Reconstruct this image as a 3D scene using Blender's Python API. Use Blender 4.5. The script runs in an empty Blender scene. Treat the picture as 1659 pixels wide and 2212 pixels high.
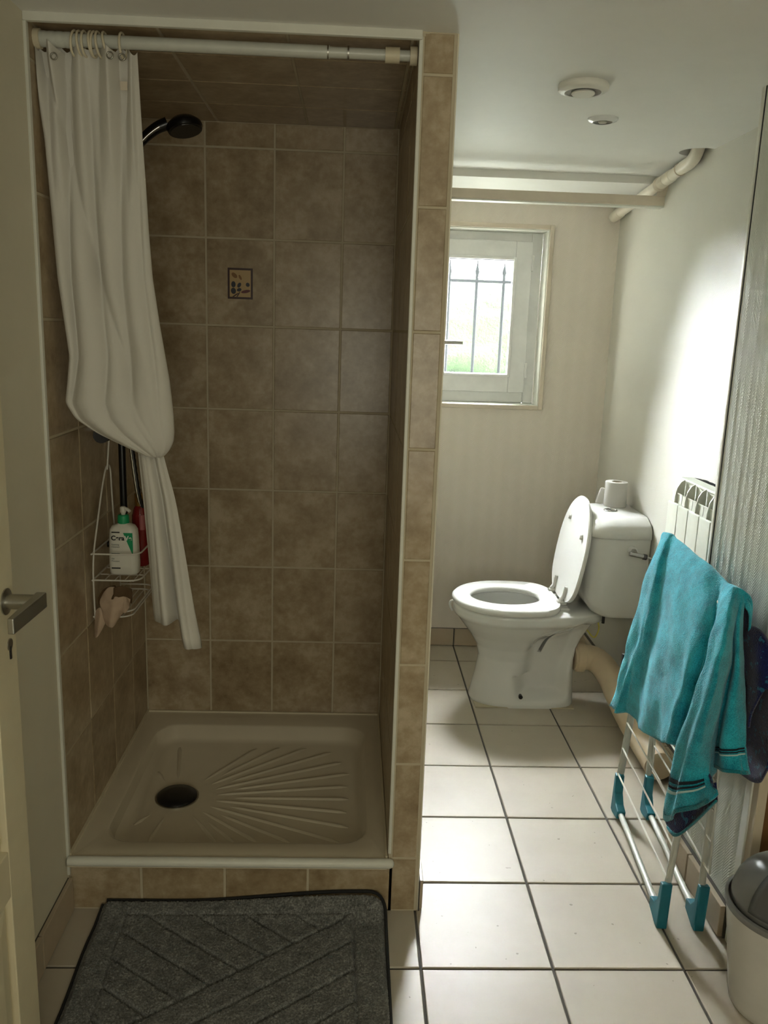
import bpy, bmesh, math, random
from mathutils import Vector, Matrix, noise as mnoise
random.seed(7)
S = bpy.context.scene
COL = S.collection
PI = math.pi

# ------------------------------------------------------------------ camera
CP = Vector((0.656, -1.803, 1.3948)); YAW, PIT, ROL, FPX = -0.0405, 0.2131, 0.0341, 1806.9
_fw = Vector((-math.sin(YAW)*math.cos(PIT), math.cos(YAW)*math.cos(PIT), -math.sin(PIT)))
_r = Vector((math.cos(YAW), math.sin(YAW), 0)); _u = _r.cross(_fw)
_r2 = _r*math.cos(ROL) + _u*math.sin(ROL); _u2 = -_r*math.sin(ROL) + _u*math.cos(ROL)
cam = bpy.data.cameras.new('camera'); cam.sensor_fit = 'HORIZONTAL'; cam.sensor_width = 36
cam.lens = FPX*36/1659; cam.clip_start = 0.02
camo = bpy.data.objects.new('camera', cam); COL.objects.link(camo)
m3 = Matrix((_r2, _u2, -_fw)).transposed()
camo.matrix_world = Matrix.Translation(CP) @ m3.to_4x4()
S.camera = camo

# ------------------------------------------------------------------ world, sun, lights, exposure
W = bpy.data.worlds.new('sky'); S.world = W; W.use_nodes = True
bgn = W.node_tree.nodes['Background']
bgn.inputs[0].default_value = (0.80, 0.90, 1.0, 1); bgn.inputs[1].default_value = 2.0
sun = bpy.data.lights.new('daylight', 'SUN'); sun.energy = 530.0; sun.angle = math.radians(130); sun.color = (.97, .985, 1)
suno = bpy.data.objects.new('daylight', sun); COL.objects.link(suno)
suno.rotation_euler = Vector((-0.78, -1.0, -0.50)).to_track_quat('-Z', 'Y').to_euler()
ar = bpy.data.lights.new('window_portal', 'AREA'); ar.shape = 'RECTANGLE'; ar.size = .44; ar.size_y = .62
ar.cycles.is_portal = True
aro = bpy.data.objects.new('window_portal', ar); COL.objects.link(aro)
aro.location = (1.19, 1.99, 1.47); aro.rotation_euler = (-PI/2, 0, 0)
hl = bpy.data.lights.new('rear_fill', 'AREA'); hl.shape = 'RECTANGLE'; hl.size = .9; hl.size_y = 1.1; hl.energy = 10; hl.color = (1, .97, .80)  # added fill light behind the camera, not an actual window
hlo = bpy.data.objects.new('rear_fill', hl); COL.objects.link(hlo)
hlo.location = (0.9, -2.85, 1.2); hlo.rotation_euler = (PI/2+.25, 0, 0)
S.view_settings.view_transform = 'Standard'; S.view_settings.look = 'None'
S.view_settings.exposure = 0.38; S.view_settings.gamma = 1.0; S.view_settings.use_curve_mapping = False

# ------------------------------------------------------------------ materials
def lin(c): return tuple(((v/255)/12.92 if v/255 <= .04045 else ((v/255+.055)/1.055)**2.4) for v in c)
class NT:
    def __init__(s, name):
        s.m = bpy.data.materials.new(name); s.m.use_nodes = True; s.t = s.m.node_tree
        s.b = s.t.nodes['Principled BSDF']; s.out = s.t.nodes['Material Output']
    def n(s, ty, **kw):
        x = s.t.nodes.new(ty)
        for k, v in kw.items(): setattr(x, k, v)
        return x
    def l(s, a, b): s.t.links.new(a, b)
    def math(s, op, a, b=None, c=None):
        x = s.n('ShaderNodeMath', operation=op)
        for i, v in enumerate((a, b, c)):
            if v is None: continue
            if isinstance(v, (int, float)): x.inputs[i].default_value = v
            else: s.l(v, x.inputs[i])
        return x.outputs[0]
    def coord(s, rnd=False, kind='Object'):
        tc = s.n('ShaderNodeTexCoord'); o = tc.outputs[kind]
        if rnd:
            oi = s.n('ShaderNodeObjectInfo'); va = s.n('ShaderNodeVectorMath', operation='MULTIPLY_ADD')
            cx = s.n('ShaderNodeCombineXYZ')
            for i in range(3): s.l(s.math('MULTIPLY', oi.outputs['Random'], 37.0+11*i), cx.inputs[i])
            va.inputs[1].default_value = (1, 1, 1); s.l(o, va.inputs[0]); s.l(cx.outputs[0], va.inputs[2]); o = va.outputs[0]
        return o
    def noise(s, co, scale, detail=4, rough=.6):
        x = s.n('ShaderNodeTexNoise'); x.inputs['Scale'].default_value = scale
        x.inputs['Detail'].default_value = detail; x.inputs['Roughness'].default_value = rough
        s.l(co, x.inputs['Vector']); return x.outputs['Fac']
    def ramp(s, fac, stops):
        r = s.n('ShaderNodeValToRGB'); e = r.color_ramp.elements
        while len(e) < len(stops): e.new(.5)
        for q, (p, c) in zip(e, stops): q.position = p; q.color = (*c, 1)
        s.l(fac, r.inputs[0]); return r.outputs[0]
    def bump(s, h, strength=.3, dist=.002):
        b = s.n('ShaderNodeBump'); b.inputs['Strength'].default_value = strength; b.inputs['Distance'].default_value = dist
        s.l(h, b.inputs['Height']); s.l(b.outputs[0], s.b.inputs['Normal'])
def plain(name, c, rough=.5, metal=0, bump=None, spec=.5, coat=0, var=.04):
    t = NT(name); co = t.coord(); c = lin(c)
    f = t.noise(co, 14, 3)
    col = t.ramp(f, [(.3, tuple(v*(1-var) for v in c)), (.7, tuple(min(1, v*(1+var)) for v in c))])
    t.l(col, t.b.inputs['Base Color']); t.b.inputs['Roughness'].default_value = rough
    t.b.inputs['Metallic'].default_value = metal; t.b.inputs['Specular IOR Level'].default_value = spec
    t.b.inputs['Coat Weight'].default_value = coat
    if bump: t.bump(t.noise(co, bump[0], 3), bump[1], bump[2])
    return t.m
def stone_tile():
    t = NT('shower_tile'); co = t.coord(True)
    f1 = t.noise(co, 9, 6, .68); f2 = t.noise(co, 45, 4, .6)
    f = t.math('MULTIPLY_ADD', f2, .35, t.math('MULTIPLY', f1, .75))
    oi = t.n('ShaderNodeObjectInfo'); f = t.math('ADD', f, t.math('MULTIPLY_ADD', oi.outputs['Random'], .08, -.04))
    c = t.ramp(f, [(.33, lin((130, 110, 81))), (.46, lin((154, 135, 106))), (.56, lin((170, 152, 123))), (.70, lin((191, 176, 150)))])
    t.l(c, t.b.inputs['Base Color']); t.b.inputs['Roughness'].default_value = .28
    t.bump(f2, .12, .001); return t.m
def floor_tile():
    t = NT('floor_tile'); co = t.coord(True)
    f = t.noise(co, 3, 4); g = t.noise(co, 130, 2); sp = t.noise(co, 60, 1)
    c = t.ramp(f, [(.3, lin((180, 170, 153))), (.7, lin((194, 185, 169)))])
    dirt = t.ramp(sp, [(.0, (1, 1, 1)), (.77, (1, 1, 1)), (.79, (.5, .47, .43))])
    mx = t.n('ShaderNodeMix', data_type='RGBA', blend_type='MULTIPLY'); mx.inputs[0].default_value = .8
    t.l(c, mx.inputs[6]); t.l(dirt, mx.inputs[7]); t.l(mx.outputs[2], t.b.inputs['Base Color'])
    r = t.math('MULTIPLY_ADD', g, .12, .36); t.l(r, t.b.inputs['Roughness'])
    t.bump(g, .06, .001); return t.m
def wallpaper(name, c, u, strength, dist=.0012):
    t = NT(name); co = t.coord()
    sx = t.n('ShaderNodeSeparateXYZ'); t.l(co, sx.inputs[0])
    a = t.math('PINGPONG', sx.outputs[u], .030)
    s1 = t.math('MULTIPLY_ADD', a, 1.35, sx.outputs['Z'])
    w = t.math('SINE', t.math('MULTIPLY', s1, 2*PI/.0085))
    th = t.math('SINE', t.math('MULTIPLY', sx.outputs[u], 2*PI/.004))
    h = t.math('MULTIPLY_ADD', th, .25, w)
    f = t.noise(co, 4, 3); c = lin(c)
    t.l(t.ramp(f, [(.3, tuple(v*.97 for v in c)), (.7, c)]), t.b.inputs['Base Color'])
    t.b.inputs['Roughness'].default_value = .55; t.bump(h, strength, dist); return t.m
def terry(name, c1, c2, dots=None):
    t = NT(name); co = t.coord()
    g = t.noise(co, 420, 2); f = t.noise(co, 22, 4)
    k = t.math('MULTIPLY_ADD', g, .5, t.math('MULTIPLY', f, .5))
    col = t.ramp(k, [(.38, lin(c1)), (.62, lin(c2))])
    if dots:
        n2 = t.noise(co, 55, 2)
        d = t.ramp(n2, [(.0, (0, 0, 0)), (.60, (0, 0, 0)), (.63, (1, 1, 1))])
        mx = t.n('ShaderNodeMix', data_type='RGBA'); t.l(d, mx.inputs[0]); t.l(col, mx.inputs[6]); mx.inputs[7].default_value = (*lin(dots), 1)
        col = mx.outputs[2]
    t.l(col, t.b.inputs['Base Color']); t.b.inputs['Roughness'].default_value = .95
    t.b.inputs['Sheen Weight'].default_value = .35; t.b.inputs['Specular IOR Level'].default_value = .1
    t.bump(k, .9, .006); return t.m
def mat_pile():
    t = NT('mat_pile'); co = t.coord()
    g = t.noise(co, 230, 4, .7); f = t.noise(co, 40, 4)
    k = t.math('MULTIPLY_ADD', g, .7, t.math('MULTIPLY', f, .3))
    col = t.ramp(k, [(.32, lin((60, 61, 60))), (.5, lin((120, 121, 119))), (.66, lin((178, 179, 176)))])
    t.l(col, t.b.inputs['Base Color']); t.b.inputs['Roughness'].default_value = 1; t.b.inputs['Specular IOR Level'].default_value = .05
    t.b.inputs['Sheen Weight'].default_value = .3
    t.bump(k, 1, .006); return t.m
def cloth(name, c, trans=.25):
    t = NT(name); co = t.coord(); g = t.noise(co, 500, 2); c = lin(c)
    f = t.noise(co, 8, 3)
    col = t.ramp(f, [(.3, tuple(v*.96 for v in c)), (.7, c)])
    t.l(col, t.b.inputs['Base Color']); t.b.inputs['Roughness'].default_value = .8; t.bump(g, .15, .001)
    tr = t.n('ShaderNodeBsdfTranslucent'); t.l(col, tr.inputs[0])
    mx = t.n('ShaderNodeMixShader'); mx.inputs[0].default_value = trans
    t.l(t.b.outputs[0], mx.inputs[1]); t.l(tr.outputs[0], mx.inputs[2]); t.l(mx.outputs[0], t.out.inputs[0]); return t.m
def frosted():
    t = NT('frosted_glass'); co = t.coord()
    g = t.noise(co, 260, 2)
    col = t.ramp(g, [(.35, (.80, .84, .82)), (.6, (.99, 1, 1))])
    tr = t.n('ShaderNodeBsdfTransparent'); t.l(col, tr.inputs[0])
    rf = t.n('ShaderNodeBsdfRefraction'); rf.inputs['Roughness'].default_value = .12; rf.inputs['IOR'].default_value = 1.02
    t.l(col, rf.inputs[0])
    tl = t.n('ShaderNodeBsdfTranslucent'); tl.inputs[0].default_value = (.9, .95, .93, 1)
    m1 = t.n('ShaderNodeMixShader'); m1.inputs[0].default_value = .015
    t.l(tr.outputs[0], m1.inputs[1]); t.l(rf.outputs[0], m1.inputs[2])
    m2 = t.n('ShaderNodeMixShader'); m2.inputs[0].default_value = .002
    t.l(m1.outputs[0], m2.inputs[1]); t.l(tl.outputs[0], m2.inputs[2]); t.l(m2.outputs[0], t.out.inputs[0]); return t.m
M = {}
M['tile'] = stone_tile(); M['ftile'] = floor_tile()
M['grout'] = plain('tile_grout', (196, 186, 162), .9, bump=(200, .3, .001))
M['fgrout'] = plain('floor_grout', (84, 80, 74), .95, bump=(200, .3, .001))
M['skirt'] = plain('skirting_tile', (186, 170, 148), .35)
M['ceil'] = plain('ceiling_paint', (240, 240, 236), .55, bump=(300, .08, .001), var=.012)
M['wpx'] = wallpaper('wallpaper_back', (240, 231, 219), 'X', .25)
M['wpy'] = wallpaper('wallpaper_side', (216, 214, 204), 'Y', .16)
M['wpn'] = wallpaper('wallpaper_coarse', (224, 226, 218), 'Y', .25)
M['wallL'] = plain('cream_wall', (226, 220, 200), .6, bump=(300, .1, .001), var=.015)
M['trim'] = plain('white_trim', (226, 226, 216), .4)
M['beige'] = plain('beige_paint', (206, 194, 172), .5)
M['arch'] = plain('architrave_paint', (214, 202, 184), .45)
M['pvc'] = plain('white_pvc', (246, 247, 247), .25)
M['gasket'] = plain('black_gasket', (30, 30, 34), .6)
M['glass'] = frosted()
M['ceram'] = plain('white_ceramic', (238, 238, 234), .08, coat=.6, var=.01)
M['seat'] = plain('white_seat_plastic', (240, 240, 236), .18, var=.01)
M['tray'] = plain('tray_ceramic', (216, 206, 184), .22, coat=.3, var=.02)
M['chrome'] = plain('chrome', (200, 200, 200), .18, 1)
M['steel'] = plain('brushed_steel', (170, 168, 160), .35, 1)
M['dark'] = plain('dark_plastic', (26, 26, 28), .3)
M['blackm'] = plain('black_metal', (16, 16, 18), .25)
M['wire'] = plain('white_wire', (222, 218, 208), .35)
M['rod'] = plain('white_rod', (206, 208, 200), .3)
M['cream'] = plain('cream_plastic', (224, 214, 188), .45)
M['door'] = plain('door_paint', (224, 214, 184), .4)
M['brown'] = plain('brown_wood', (120, 84, 46), .5, var=.15)
M['pipe'] = plain('beige_pvc_pipe', (226, 206, 176), .4)
M['wpipe'] = plain('ceiling_pipe', (232, 224, 208), .4)
M['curtain'] = cloth('curtain_cloth', (240, 237, 229))
M['paper'] = cloth('toilet_paper', (244, 242, 238), .15)
M['teal'] = terry('teal_terry', (12, 128, 152), (50, 190, 210))
M['navy'] = terry('navy_terry', (8, 14, 52), (18, 30, 92), (30, 96, 128))
M['band'] = plain('towel_band_black', (14, 28, 40), .9)
M['bandw'] = plain('towel_band_white', (176, 206, 206), .9)
M['hem'] = terry('towel_hem', (16, 110, 124), (30, 140, 152))
M['tealp'] = plain('teal_plastic', (24, 108, 124), .4)
M['pile'] = mat_pile()
M['matback'] = plain('mat_edge', (34, 34, 34), .9)
M['rad'] = plain('radiator_enamel', (226, 228, 216), .35)
M['ventw'] = plain('vent_white', (240, 239, 232), .4)
M['binw'] = plain('bin_white', (214, 212, 206), .35)
M['bing'] = plain('bin_grey', (120, 120, 120), .3)
M['bind'] = plain('bin_flap_grey', (92, 92, 94), .25)
M['bottle'] = plain('bottle_white', (226, 224, 212), .35)
M['green'] = plain('label_green', (16, 150, 96), .4)
M['ink'] = plain('label_black', (20, 20, 22), .5)
M['inkg'] = plain('label_grey', (120, 124, 120), .5)
M['white'] = plain('label_white', (236, 236, 230), .4)
M['red'] = plain('red_bottle', (120, 26, 26), .15)
M['gold'] = plain('gold_cap', (190, 150, 80), .25, .9)
M['pink'] = plain('bottle_label_pink', (170, 100, 100), .4)
M['glove'] = cloth('glove_cloth', (204, 180, 156), .1)
M['glovebrown'] = cloth('glove_brown', (92, 70, 44), .05)
M['decobg'] = plain('decor_cream', (188, 160, 112), .3)
M['decofr'] = plain('decor_maroon', (52, 18, 20), .3)
M['decoblue'] = plain('decor_blue', (28, 32, 44), .3)
M['decoleaf'] = plain('decor_leaf', (96, 28, 36), .3)
M['decobr'] = plain('decor_brown', (130, 92, 40), .3)
M['gbounce'] = plain('bounce_ground', (196, 196, 184), .9, bump=(60, .6, .02), var=.25)  # paled from lawn green to bounce daylight up into the room
M['hedge'] = plain('hedge_green', (40, 62, 26), .9, bump=(30, .8, .03), var=.3)
M['iron'] = plain('grille_iron', (9, 11, 12), .9, spec=.05)
M['yellow'] = plain('yellow_plastic', (214, 204, 90), .4)

# ------------------------------------------------------------------ helpers
def pl(x, y, ax, v):      # pixel of the 1659x2212 frame to the world point where its ray meets an axis plane
    d = _fw + _r2*((x-829.5)/FPX) - _u2*((y-1106)/FPX)
    return CP + d*((v-CP[ax])/d[ax])
def link(name, me, mat=None, parent=None, base=None):
    o = bpy.data.objects.new(name, me); COL.objects.link(o)
    if mat is not None and not me.materials: me.materials.append(mat)
    if parent is not None:
        o.parent = parent; o.location = -org(parent)
    return o
def org(o):
    v = Vector((0, 0, 0))
    while o is not None: v = v + o.location; o = o.parent
    return v
def thing(name, loc, label, cat, group=None):
    o = bpy.data.objects.new(name, None); COL.objects.link(o); o.location = loc; o.empty_display_size = .05
    return tag(o, label, cat, group)
def tag(o, label, cat, group=None):
    o['label'] = label; o['category'] = cat
    if group: o['group'] = group
    return o
def struct(o, label=None):
    o['kind'] = 'structure'
    if label: o['label'] = label
    return o
def fin(bm, name, mat, parent=None, smooth=False, sub=0, bevel=0, angle=None):
    bmesh.ops.recalc_face_normals(bm, faces=bm.faces)
    me = bpy.data.meshes.new(name); bm.to_mesh(me); bm.free()
    if smooth: me.polygons.foreach_set('use_smooth', [True]*len(me.polygons))
    if angle: me.set_sharp_from_angle(angle=math.radians(angle))
    o = link(name, me, mat, parent)
    if bevel:
        b = o.modifiers.new('b', 'BEVEL'); b.width = bevel; b.segments = 2; b.limit_method = 'ANGLE'
    if sub:
        s = o.modifiers.new('s', 'SUBSURF'); s.levels = sub; s.render_levels = sub
    return o
def bx(bm, a, b):
    vs = [bm.verts.new((x, y, z)) for z in (a[2], b[2]) for y in (a[1], b[1]) for x in (a[0], b[0])]
    for f in ((0,2,3,1),(4,5,7,6),(0,1,5,4),(2,6,7,3),(0,4,6,2),(1,3,7,5)): bm.faces.new([vs[i] for i in f])
def box(name, a, b, mat, parent=None, bevel=0):
    bm = bmesh.new(); bx(bm, a, b); return fin(bm, name, mat, parent, bevel=bevel)
def boxes(name, lst, mat, parent=None, bevel=0):
    bm = bmesh.new()
    for a, b in lst: bx(bm, a, b)
    return fin(bm, name, mat, parent, bevel=bevel)
def loft(bm, rings, cap0=True, cap1=True, closed=True):
    R = [[bm.verts.new(p) for p in r] for r in rings]
    n = len(R[0])
    for a, b in zip(R, R[1:]):
        for i in range(n if closed else n-1):
            j = (i+1) % n; bm.faces.new((a[i], a[j], b[j], b[i]))
    if cap0 and closed: bm.faces.new(R[0])
    if cap1 and closed: bm.faces.new(R[-1])
    return R
def smoothpath(pts, n=8):
    pts = [Vector(p) for p in pts]; P = [pts[0]]+pts+[pts[-1]]; out = []
    for i in range(1, len(P)-2):
        for k in range(n):
            t = k/n; a, b, c, d = P[i-1], P[i], P[i+1], P[i+2]
            out.append(.5*((2*b)+(c-a)*t+(2*a-5*b+4*c-d)*t*t+(3*b-a-3*c+d)*t**3))
    out.append(pts[-1]); return out
def tubebm(bm, pts, r, seg=10, cap=True, closed=False):
    pts = [Vector(p) for p in pts]; n = len(pts); rings = []; up = None
    for i, p in enumerate(pts):
        if closed: d = pts[(i+1) % n]-pts[i-1]
        else: d = pts[min(i+1, n-1)]-pts[max(i-1, 0)]
        d.normalize()
        if up is None:
            up = Vector((0, 0, 1)) if abs(d.z) < .9 else Vector((1, 0, 0))
        a = d.cross(up).normalized(); up = a.cross(d).normalized()
        rr = r[i] if isinstance(r, (list, tuple)) else r
        rings.append([p+(a*math.cos(2*PI*k/seg)+up*math.sin(2*PI*k/seg))*rr for k in range(seg)])
    if closed: rings.append(rings[0]); 
    R = loft(bm, rings, cap and not closed, cap and not closed)
    if closed: bmesh.ops.remove_doubles(bm, verts=bm.verts, dist=1e-6)
def tube(name, pts, r, mat, parent=None, seg=10, closed=False):
    bm = bmesh.new(); tubebm(bm, pts, r, seg, True, closed); return fin(bm, name, mat, parent, True, angle=50)
def lathe(name, c, prof, mat, parent=None, seg=32, axis='Z', capa=True, capb=True, angle=40):
    bm = bmesh.new(); rings = []
    for r, h in prof:
        ring = []
        for k in range(seg):
            a = 2*PI*k/seg; u, v = r*math.cos(a), r*math.sin(a)
            q = {'Z': (u, v, h), 'X': (h, u, v), 'Y': (u, h, v)}[axis]
            ring.append(Vector(c)+Vector(q))
        rings.append(ring)
    loft(bm, rings, capa, capb); return fin(bm, name, mat, parent, True, angle=angle)
_tm = {}
def tile_mesh(w, h, t, mat, ch=.0015):
    k = (round(w, 4), round(h, 4), t, mat.name)
    if k in _tm: return _tm[k]
    def rect(i, z): return [(i, i, z), (w-i, i, z), (w-i, h-i, z), (i, h-i, z)]
    bm = bmesh.new(); loft(bm, [rect(0, 0), rect(0, t-ch), rect(ch, t)], True, True)
    bmesh.ops.recalc_face_normals(bm, faces=bm.faces)
    me = bpy.data.meshes.new('tile'); bm.to_mesh(me); bm.free(); me.materials.append(mat); _tm[k] = me; return me
def tiles(parent, O, U, V, ulines, vlines, t, mat, gap=.005, name='tile'):
    # a tile for each cell between joint lines, lying on the plane O + u*U + v*V, proud along U x V
    O, U, V = Vector(O), Vector(U), Vector(V); N = U.cross(V)
    rot = Matrix((U, V, N)).transposed().to_euler(); res = {}
    for i, (a, b) in enumerate(zip(ulines, ulines[1:])):
        for j, (c, d) in enumerate(zip(vlines, vlines[1:])):
            w, h = b-a-gap, d-c-gap
            if w < .004 or h < .004: continue
            o = bpy.data.objects.new(name, tile_mesh(w, h, t, mat)); COL.objects.link(o)
            o.parent = parent; o.rotation_euler = rot
            o.location = O + U*(a+gap/2) + V*(c+gap/2) + N*random.uniform(-.0004, .0003) - org(parent)
            res[(i, j)] = o
    return res
def rng(a, b, start, step):
    L = [a]; x = start
    while x < b-.006:
        if x > a+.006: L.append(x)
        x += step
    return L+[b]
def rrect(x0, x1, y0, y1, r, z, n=5):
    out = []
    for cx, cy, a0 in ((x1-r, y1-r, 0), (x0+r, y1-r, PI/2), (x0+r, y0+r, PI), (x1-r, y0+r, 1.5*PI)):
        for k in range(n+1):
            a = a0+PI/2*k/n; out.append(Vector((cx+r*math.cos(a), cy+r*math.sin(a), z)))
    return out
def sm(a, b, x):
    t = max(0, min(1, (x-a)/(b-a))); return t*t*(3-2*t)
def sheet(name, grid, mat, parent=None, thick=.003, sub=1, mat2=None):
    bm = bmesh.new(); R = [[bm.verts.new(p) for p in r] for r in grid]
    for a, b in zip(R, R[1:]):
        for i in range(len(a)-1): bm.faces.new((a[i], a[i+1], b[i+1], b[i]))
    me = bpy.data.meshes.new(name); bm.to_mesh(me); bm.free(); me.polygons.foreach_set('use_smooth', [True]*len(me.polygons))
    o = link(name, me, mat, parent)
    if sub:
        s = o.modifiers.new('s', 'SUBSURF'); s.levels = sub; s.render_levels = sub
    so = o.modifiers.new('t', 'SOLIDIFY'); so.thickness = thick; so.offset = 0
    if mat2: me.materials.append(mat2); so.material_offset = 1; so.material_offset_rim = 0
    return o
def dense(grid, nu, nv):      # Catmull-Rom refinement of a control grid
    rows = [smoothpath(r, nu) for r in grid]
    cols = [smoothpath([r[i] for r in rows], nv) for i in range(len(rows[0]))]
    return [[cols[i][j] for i in range(len(cols))] for j in range(len(cols[0]))]

# ------------------------------------------------------------------ dimensions (metres)
CEIL = 1.972; DB = .779; XP0, XP1 = .767, .846; YB = 1.80; XR = 1.738; XN = 1.582; YN = .25; ZT = .145
YF = -2.95

# ------------------------------------------------------------------ floor
fl = struct(box('floor', (-.12, YF, -.08), (2.1, 2.1, -.004), M['fgrout']), 'beige square floor tiles with dark joints')
ux = rng(0, 1.96, .239, .3); vy = rng(-1.69, YB, -1.39, .3)
tl = tiles(fl, (0, 0, -.006), (1, 0, 0), (0, 1, 0), ux, vy, .006, M['ftile'], .0065)
for (i, j), o in list(tl.items()):
    x0, y0 = ux[i], vy[j]
    if ux[i+1] <= XP0+.09 and y0 >= .1 : bpy.data.objects.remove(o)
    elif x0 > 1.7 and y0 > -.1: bpy.data.objects.remove(o)
box('hall_floor', (-.12, YF, -.006), (2.1, -1.694, 0), M['ftile'], fl)

# ------------------------------------------------------------------ walls
wl = struct(box('wall_left', (-.12, YF, 0), (0, -.004, CEIL), M['wallL']), 'cream painted left wall')
wsl = struct(box('wall_shower_left', (-.12, -.004, 0), (.0026, .9, CEIL), M['grout']), 'left shower wall of mottled beige tiles')
ys = [0.004, .206, .411, .616, DB]; zs = [ZT+.25*i for i in range(8)]+[1.964]
tiles(wsl, (-.004, 0, 0), (0, 1, 0), (0, 0, 1), ys, [max(.0, ZT-.02)]+zs[1:], .008, M['tile'])
wsb = struct(box('wall_shower_back', (-.12, DB+.0014, 0), (XP1-.01, .9, CEIL), M['grout']), 'shower back wall of mottled beige tiles')
xs = [.004, .2107, .4107, .6107, XP0]
bt = tiles(wsb, (0, DB+.008, 0), (1, 0, 0), (0, 0, 1), xs, [ZT-.02]+zs[1:], .008, M['tile'])
wp = struct(box('wall_partition', (XP0+.0018, .0014, 0), (XP1-.004, YB, CEIL), M['grout']), 'partition between the shower and the toilet area')
tiles(wp, (XP0+.012, DB, 0), (0, -1, 0), (0, 0, 1), sorted([DB-y for y in ys]), [ZT-.02]+zs[1:], .0115, M['tile'])
tiles(wp, (XP0+.0085, .012, 0), (1, 0, 0), (0, 0, 1), [0, .063], [.0, ZT]+zs[1:-1]+[CEIL], .012, M['tile'])
box('corner_bead', (XP0, -.001, ZT+.012), (XP0+.008, .012, CEIL-.008), M['trim'], wp, .002)
tiles(wp, (XP1-.0115, .012, 0), (1, 0, 0), (0, 0, 1), [-.003, .009], [0, CEIL], .010, M['skirt'], .001, 'edge_strip')
box('plaster', (XP1-.004, .004, 0), (XP1, YB, CEIL), M['wallL'], wp)
kb = struct(box('wall_kerb', (0, .0014, 0), (XP0+.012, .05, ZT-.02), M['grout']), 'tiled kerb under the shower tray')
tiles(kb, (0, .008, 0), (1, 0, 0), (0, 0, 1), [.003, .173, .373, .574, .775], [0, ZT-.018], .008, M['tile'])
# shower ceiling
sc = struct(box('ceiling_shower', (-.004, .0, 1.9634), (XP0+.02, .9, 2.05), M['grout']), 'tiled shower ceiling')
tiles(sc, (0, DB, 1.97), (1, 0, 0), (0, -1, 0), [.004, .25, .505, .755, XP0], [0, .20, .40, .605, DB-.004], .008, M['tile'])
struct(box('trim_1', (0, -.008, 1.956), (XP0+.006, .004, CEIL+.002), M['trim'], None, .002), 'white edging strip above the shower opening')
struct(box('trim_2', (-.001, -.006, ZT-.05), (.006, .008, 1.957), M['trim'], None, .002), 'white edging strip at the left of the shower opening')
# back wall with the window opening
WX0, WX1, WZ0, WZ1 = .93, 1.450, 1.098, 1.826
wb = struct(boxes('wall_back', [((XP1-.06, YB, 0), (WX0, 2.08, 2.1)), ((WX1, YB, 0), (2.0, 2.08, 2.1)), ((WX0, YB, 0), (WX1, 2.08, WZ0)), ((WX0, YB, WZ1), (WX1, 2.08, 2.1))], M['wpx']), 'pale herringbone wallpaper wall with the window')
# right walls: a recessed far part and a projecting pier
wr = struct(box('wall_right', (XR, YN-.02, 0), (2.0, YB+.01, 2.05), M['wpy']), 'pale wallpaper wall behind the toilet and radiator')
wn = struct(box('wall_pier', (XN, -.115, 0), (XR+.01, YN, 2.05), M['wpn']), 'projecting wall with coarse herringbone wallpaper')
bm = bmesh.new(); cw = .033; rh = .0085; y_ = YN-.012; q_ = 0
while y_ > -.090:
    ya = max(y_-cw, -.092); sg = 1 if q_ % 2 else -1; dz = 1.25*(y_-ya)*sg; k = 0
    while k*rh < CEIL-.13:
        z0 = .10+k*rh; k += 1
        if min(z0, z0+dz) < .09 or max(z0, z0+dz) > CEIL-.012: continue
        P_ = [(y_, z0), (ya, z0+dz)]
        a = [bm.verts.new((XN+.0002, y, z-.0032)) for y, z in P_]; b = [bm.verts.new((XN-.0008, y, z)) for y, z in P_]; c = [bm.verts.new((XN+.0002, y, z+.0032)) for y, z in P_]
        bm.faces.new((a[0], a[1], b[1], b[0])); bm.faces.new((b[0], b[1], c[1], c[0]))
    y_ = ya; q_ += 1
rel = fin(bm, 'herringbone_relief', M['wpn'], wn, True); rel['kind'] = 'stuff'
box('corner_bead', (XN-.004, YN-.006, 0), (XN+.012, YN+.006, CEIL), M['trim'], wn, .001)
box('dark_joint', (XN-.0012, YN-.0105, .082), (XN+.002, YN-.006, CEIL), M['gasket'], wn)
# doorway frame beside the pier and the recess behind the bin
struct(box('trim_3', (XN-.008, -.122, 0), (XN+.004, -.094, 1.955), M['trim'], None, .002), 'white door casing on the projecting wall')
struct(box('trim_4', (XN-.004, -.146, 0), (XN+.018, -.120, 1.96), M['beige'], None, .002), 'beige door jamb beside the bin')
d2 = struct(box('door_2', (XN+.018, -.138, .004), (1.95, -.112, 1.96), M['brown']), 'brown wooden door')
struct(box('wall_recess', (1.95, YF, 0), (2.05, -.10, 2.05), M['wallL']), 'wall of the side recess')
struct(box('wall_front', (-.12, YF-.1, 0), (2.1, YF, 2.05), M['wallL']), 'wall behind the camera')
# ceiling
bm = bmesh.new(); bx(bm, (-.12, YF, CEIL), (2.0, 1.37, 2.10))
co = fin(bm, 'ceiling', M['ceil']); struct(co, 'white painted ceiling')
hole = lathe('pipe_hole_cutter', (1.712, .950, 0), [(.060, CEIL-.05), (.060, CEIL+.06)], M['ceil'])
md = co.modifiers.new('hole', 'BOOLEAN'); md.operation = 'DIFFERENCE'; md.object = hole; md.solver = 'EXACT'
dg = bpy.context.evaluated_depsgraph_get(); me = bpy.data.meshes.new_from_object(co.evaluated_get(dg))
co.modifiers.clear(); co.data = me; bpy.data.objects.remove(hole)
struct(box('ceiling_soffit', (XP1-.06, 1.37, 1.946), (2.0, 2.08, 2.10), M['ceil']), 'lower strip of white ceiling near the window')
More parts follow.
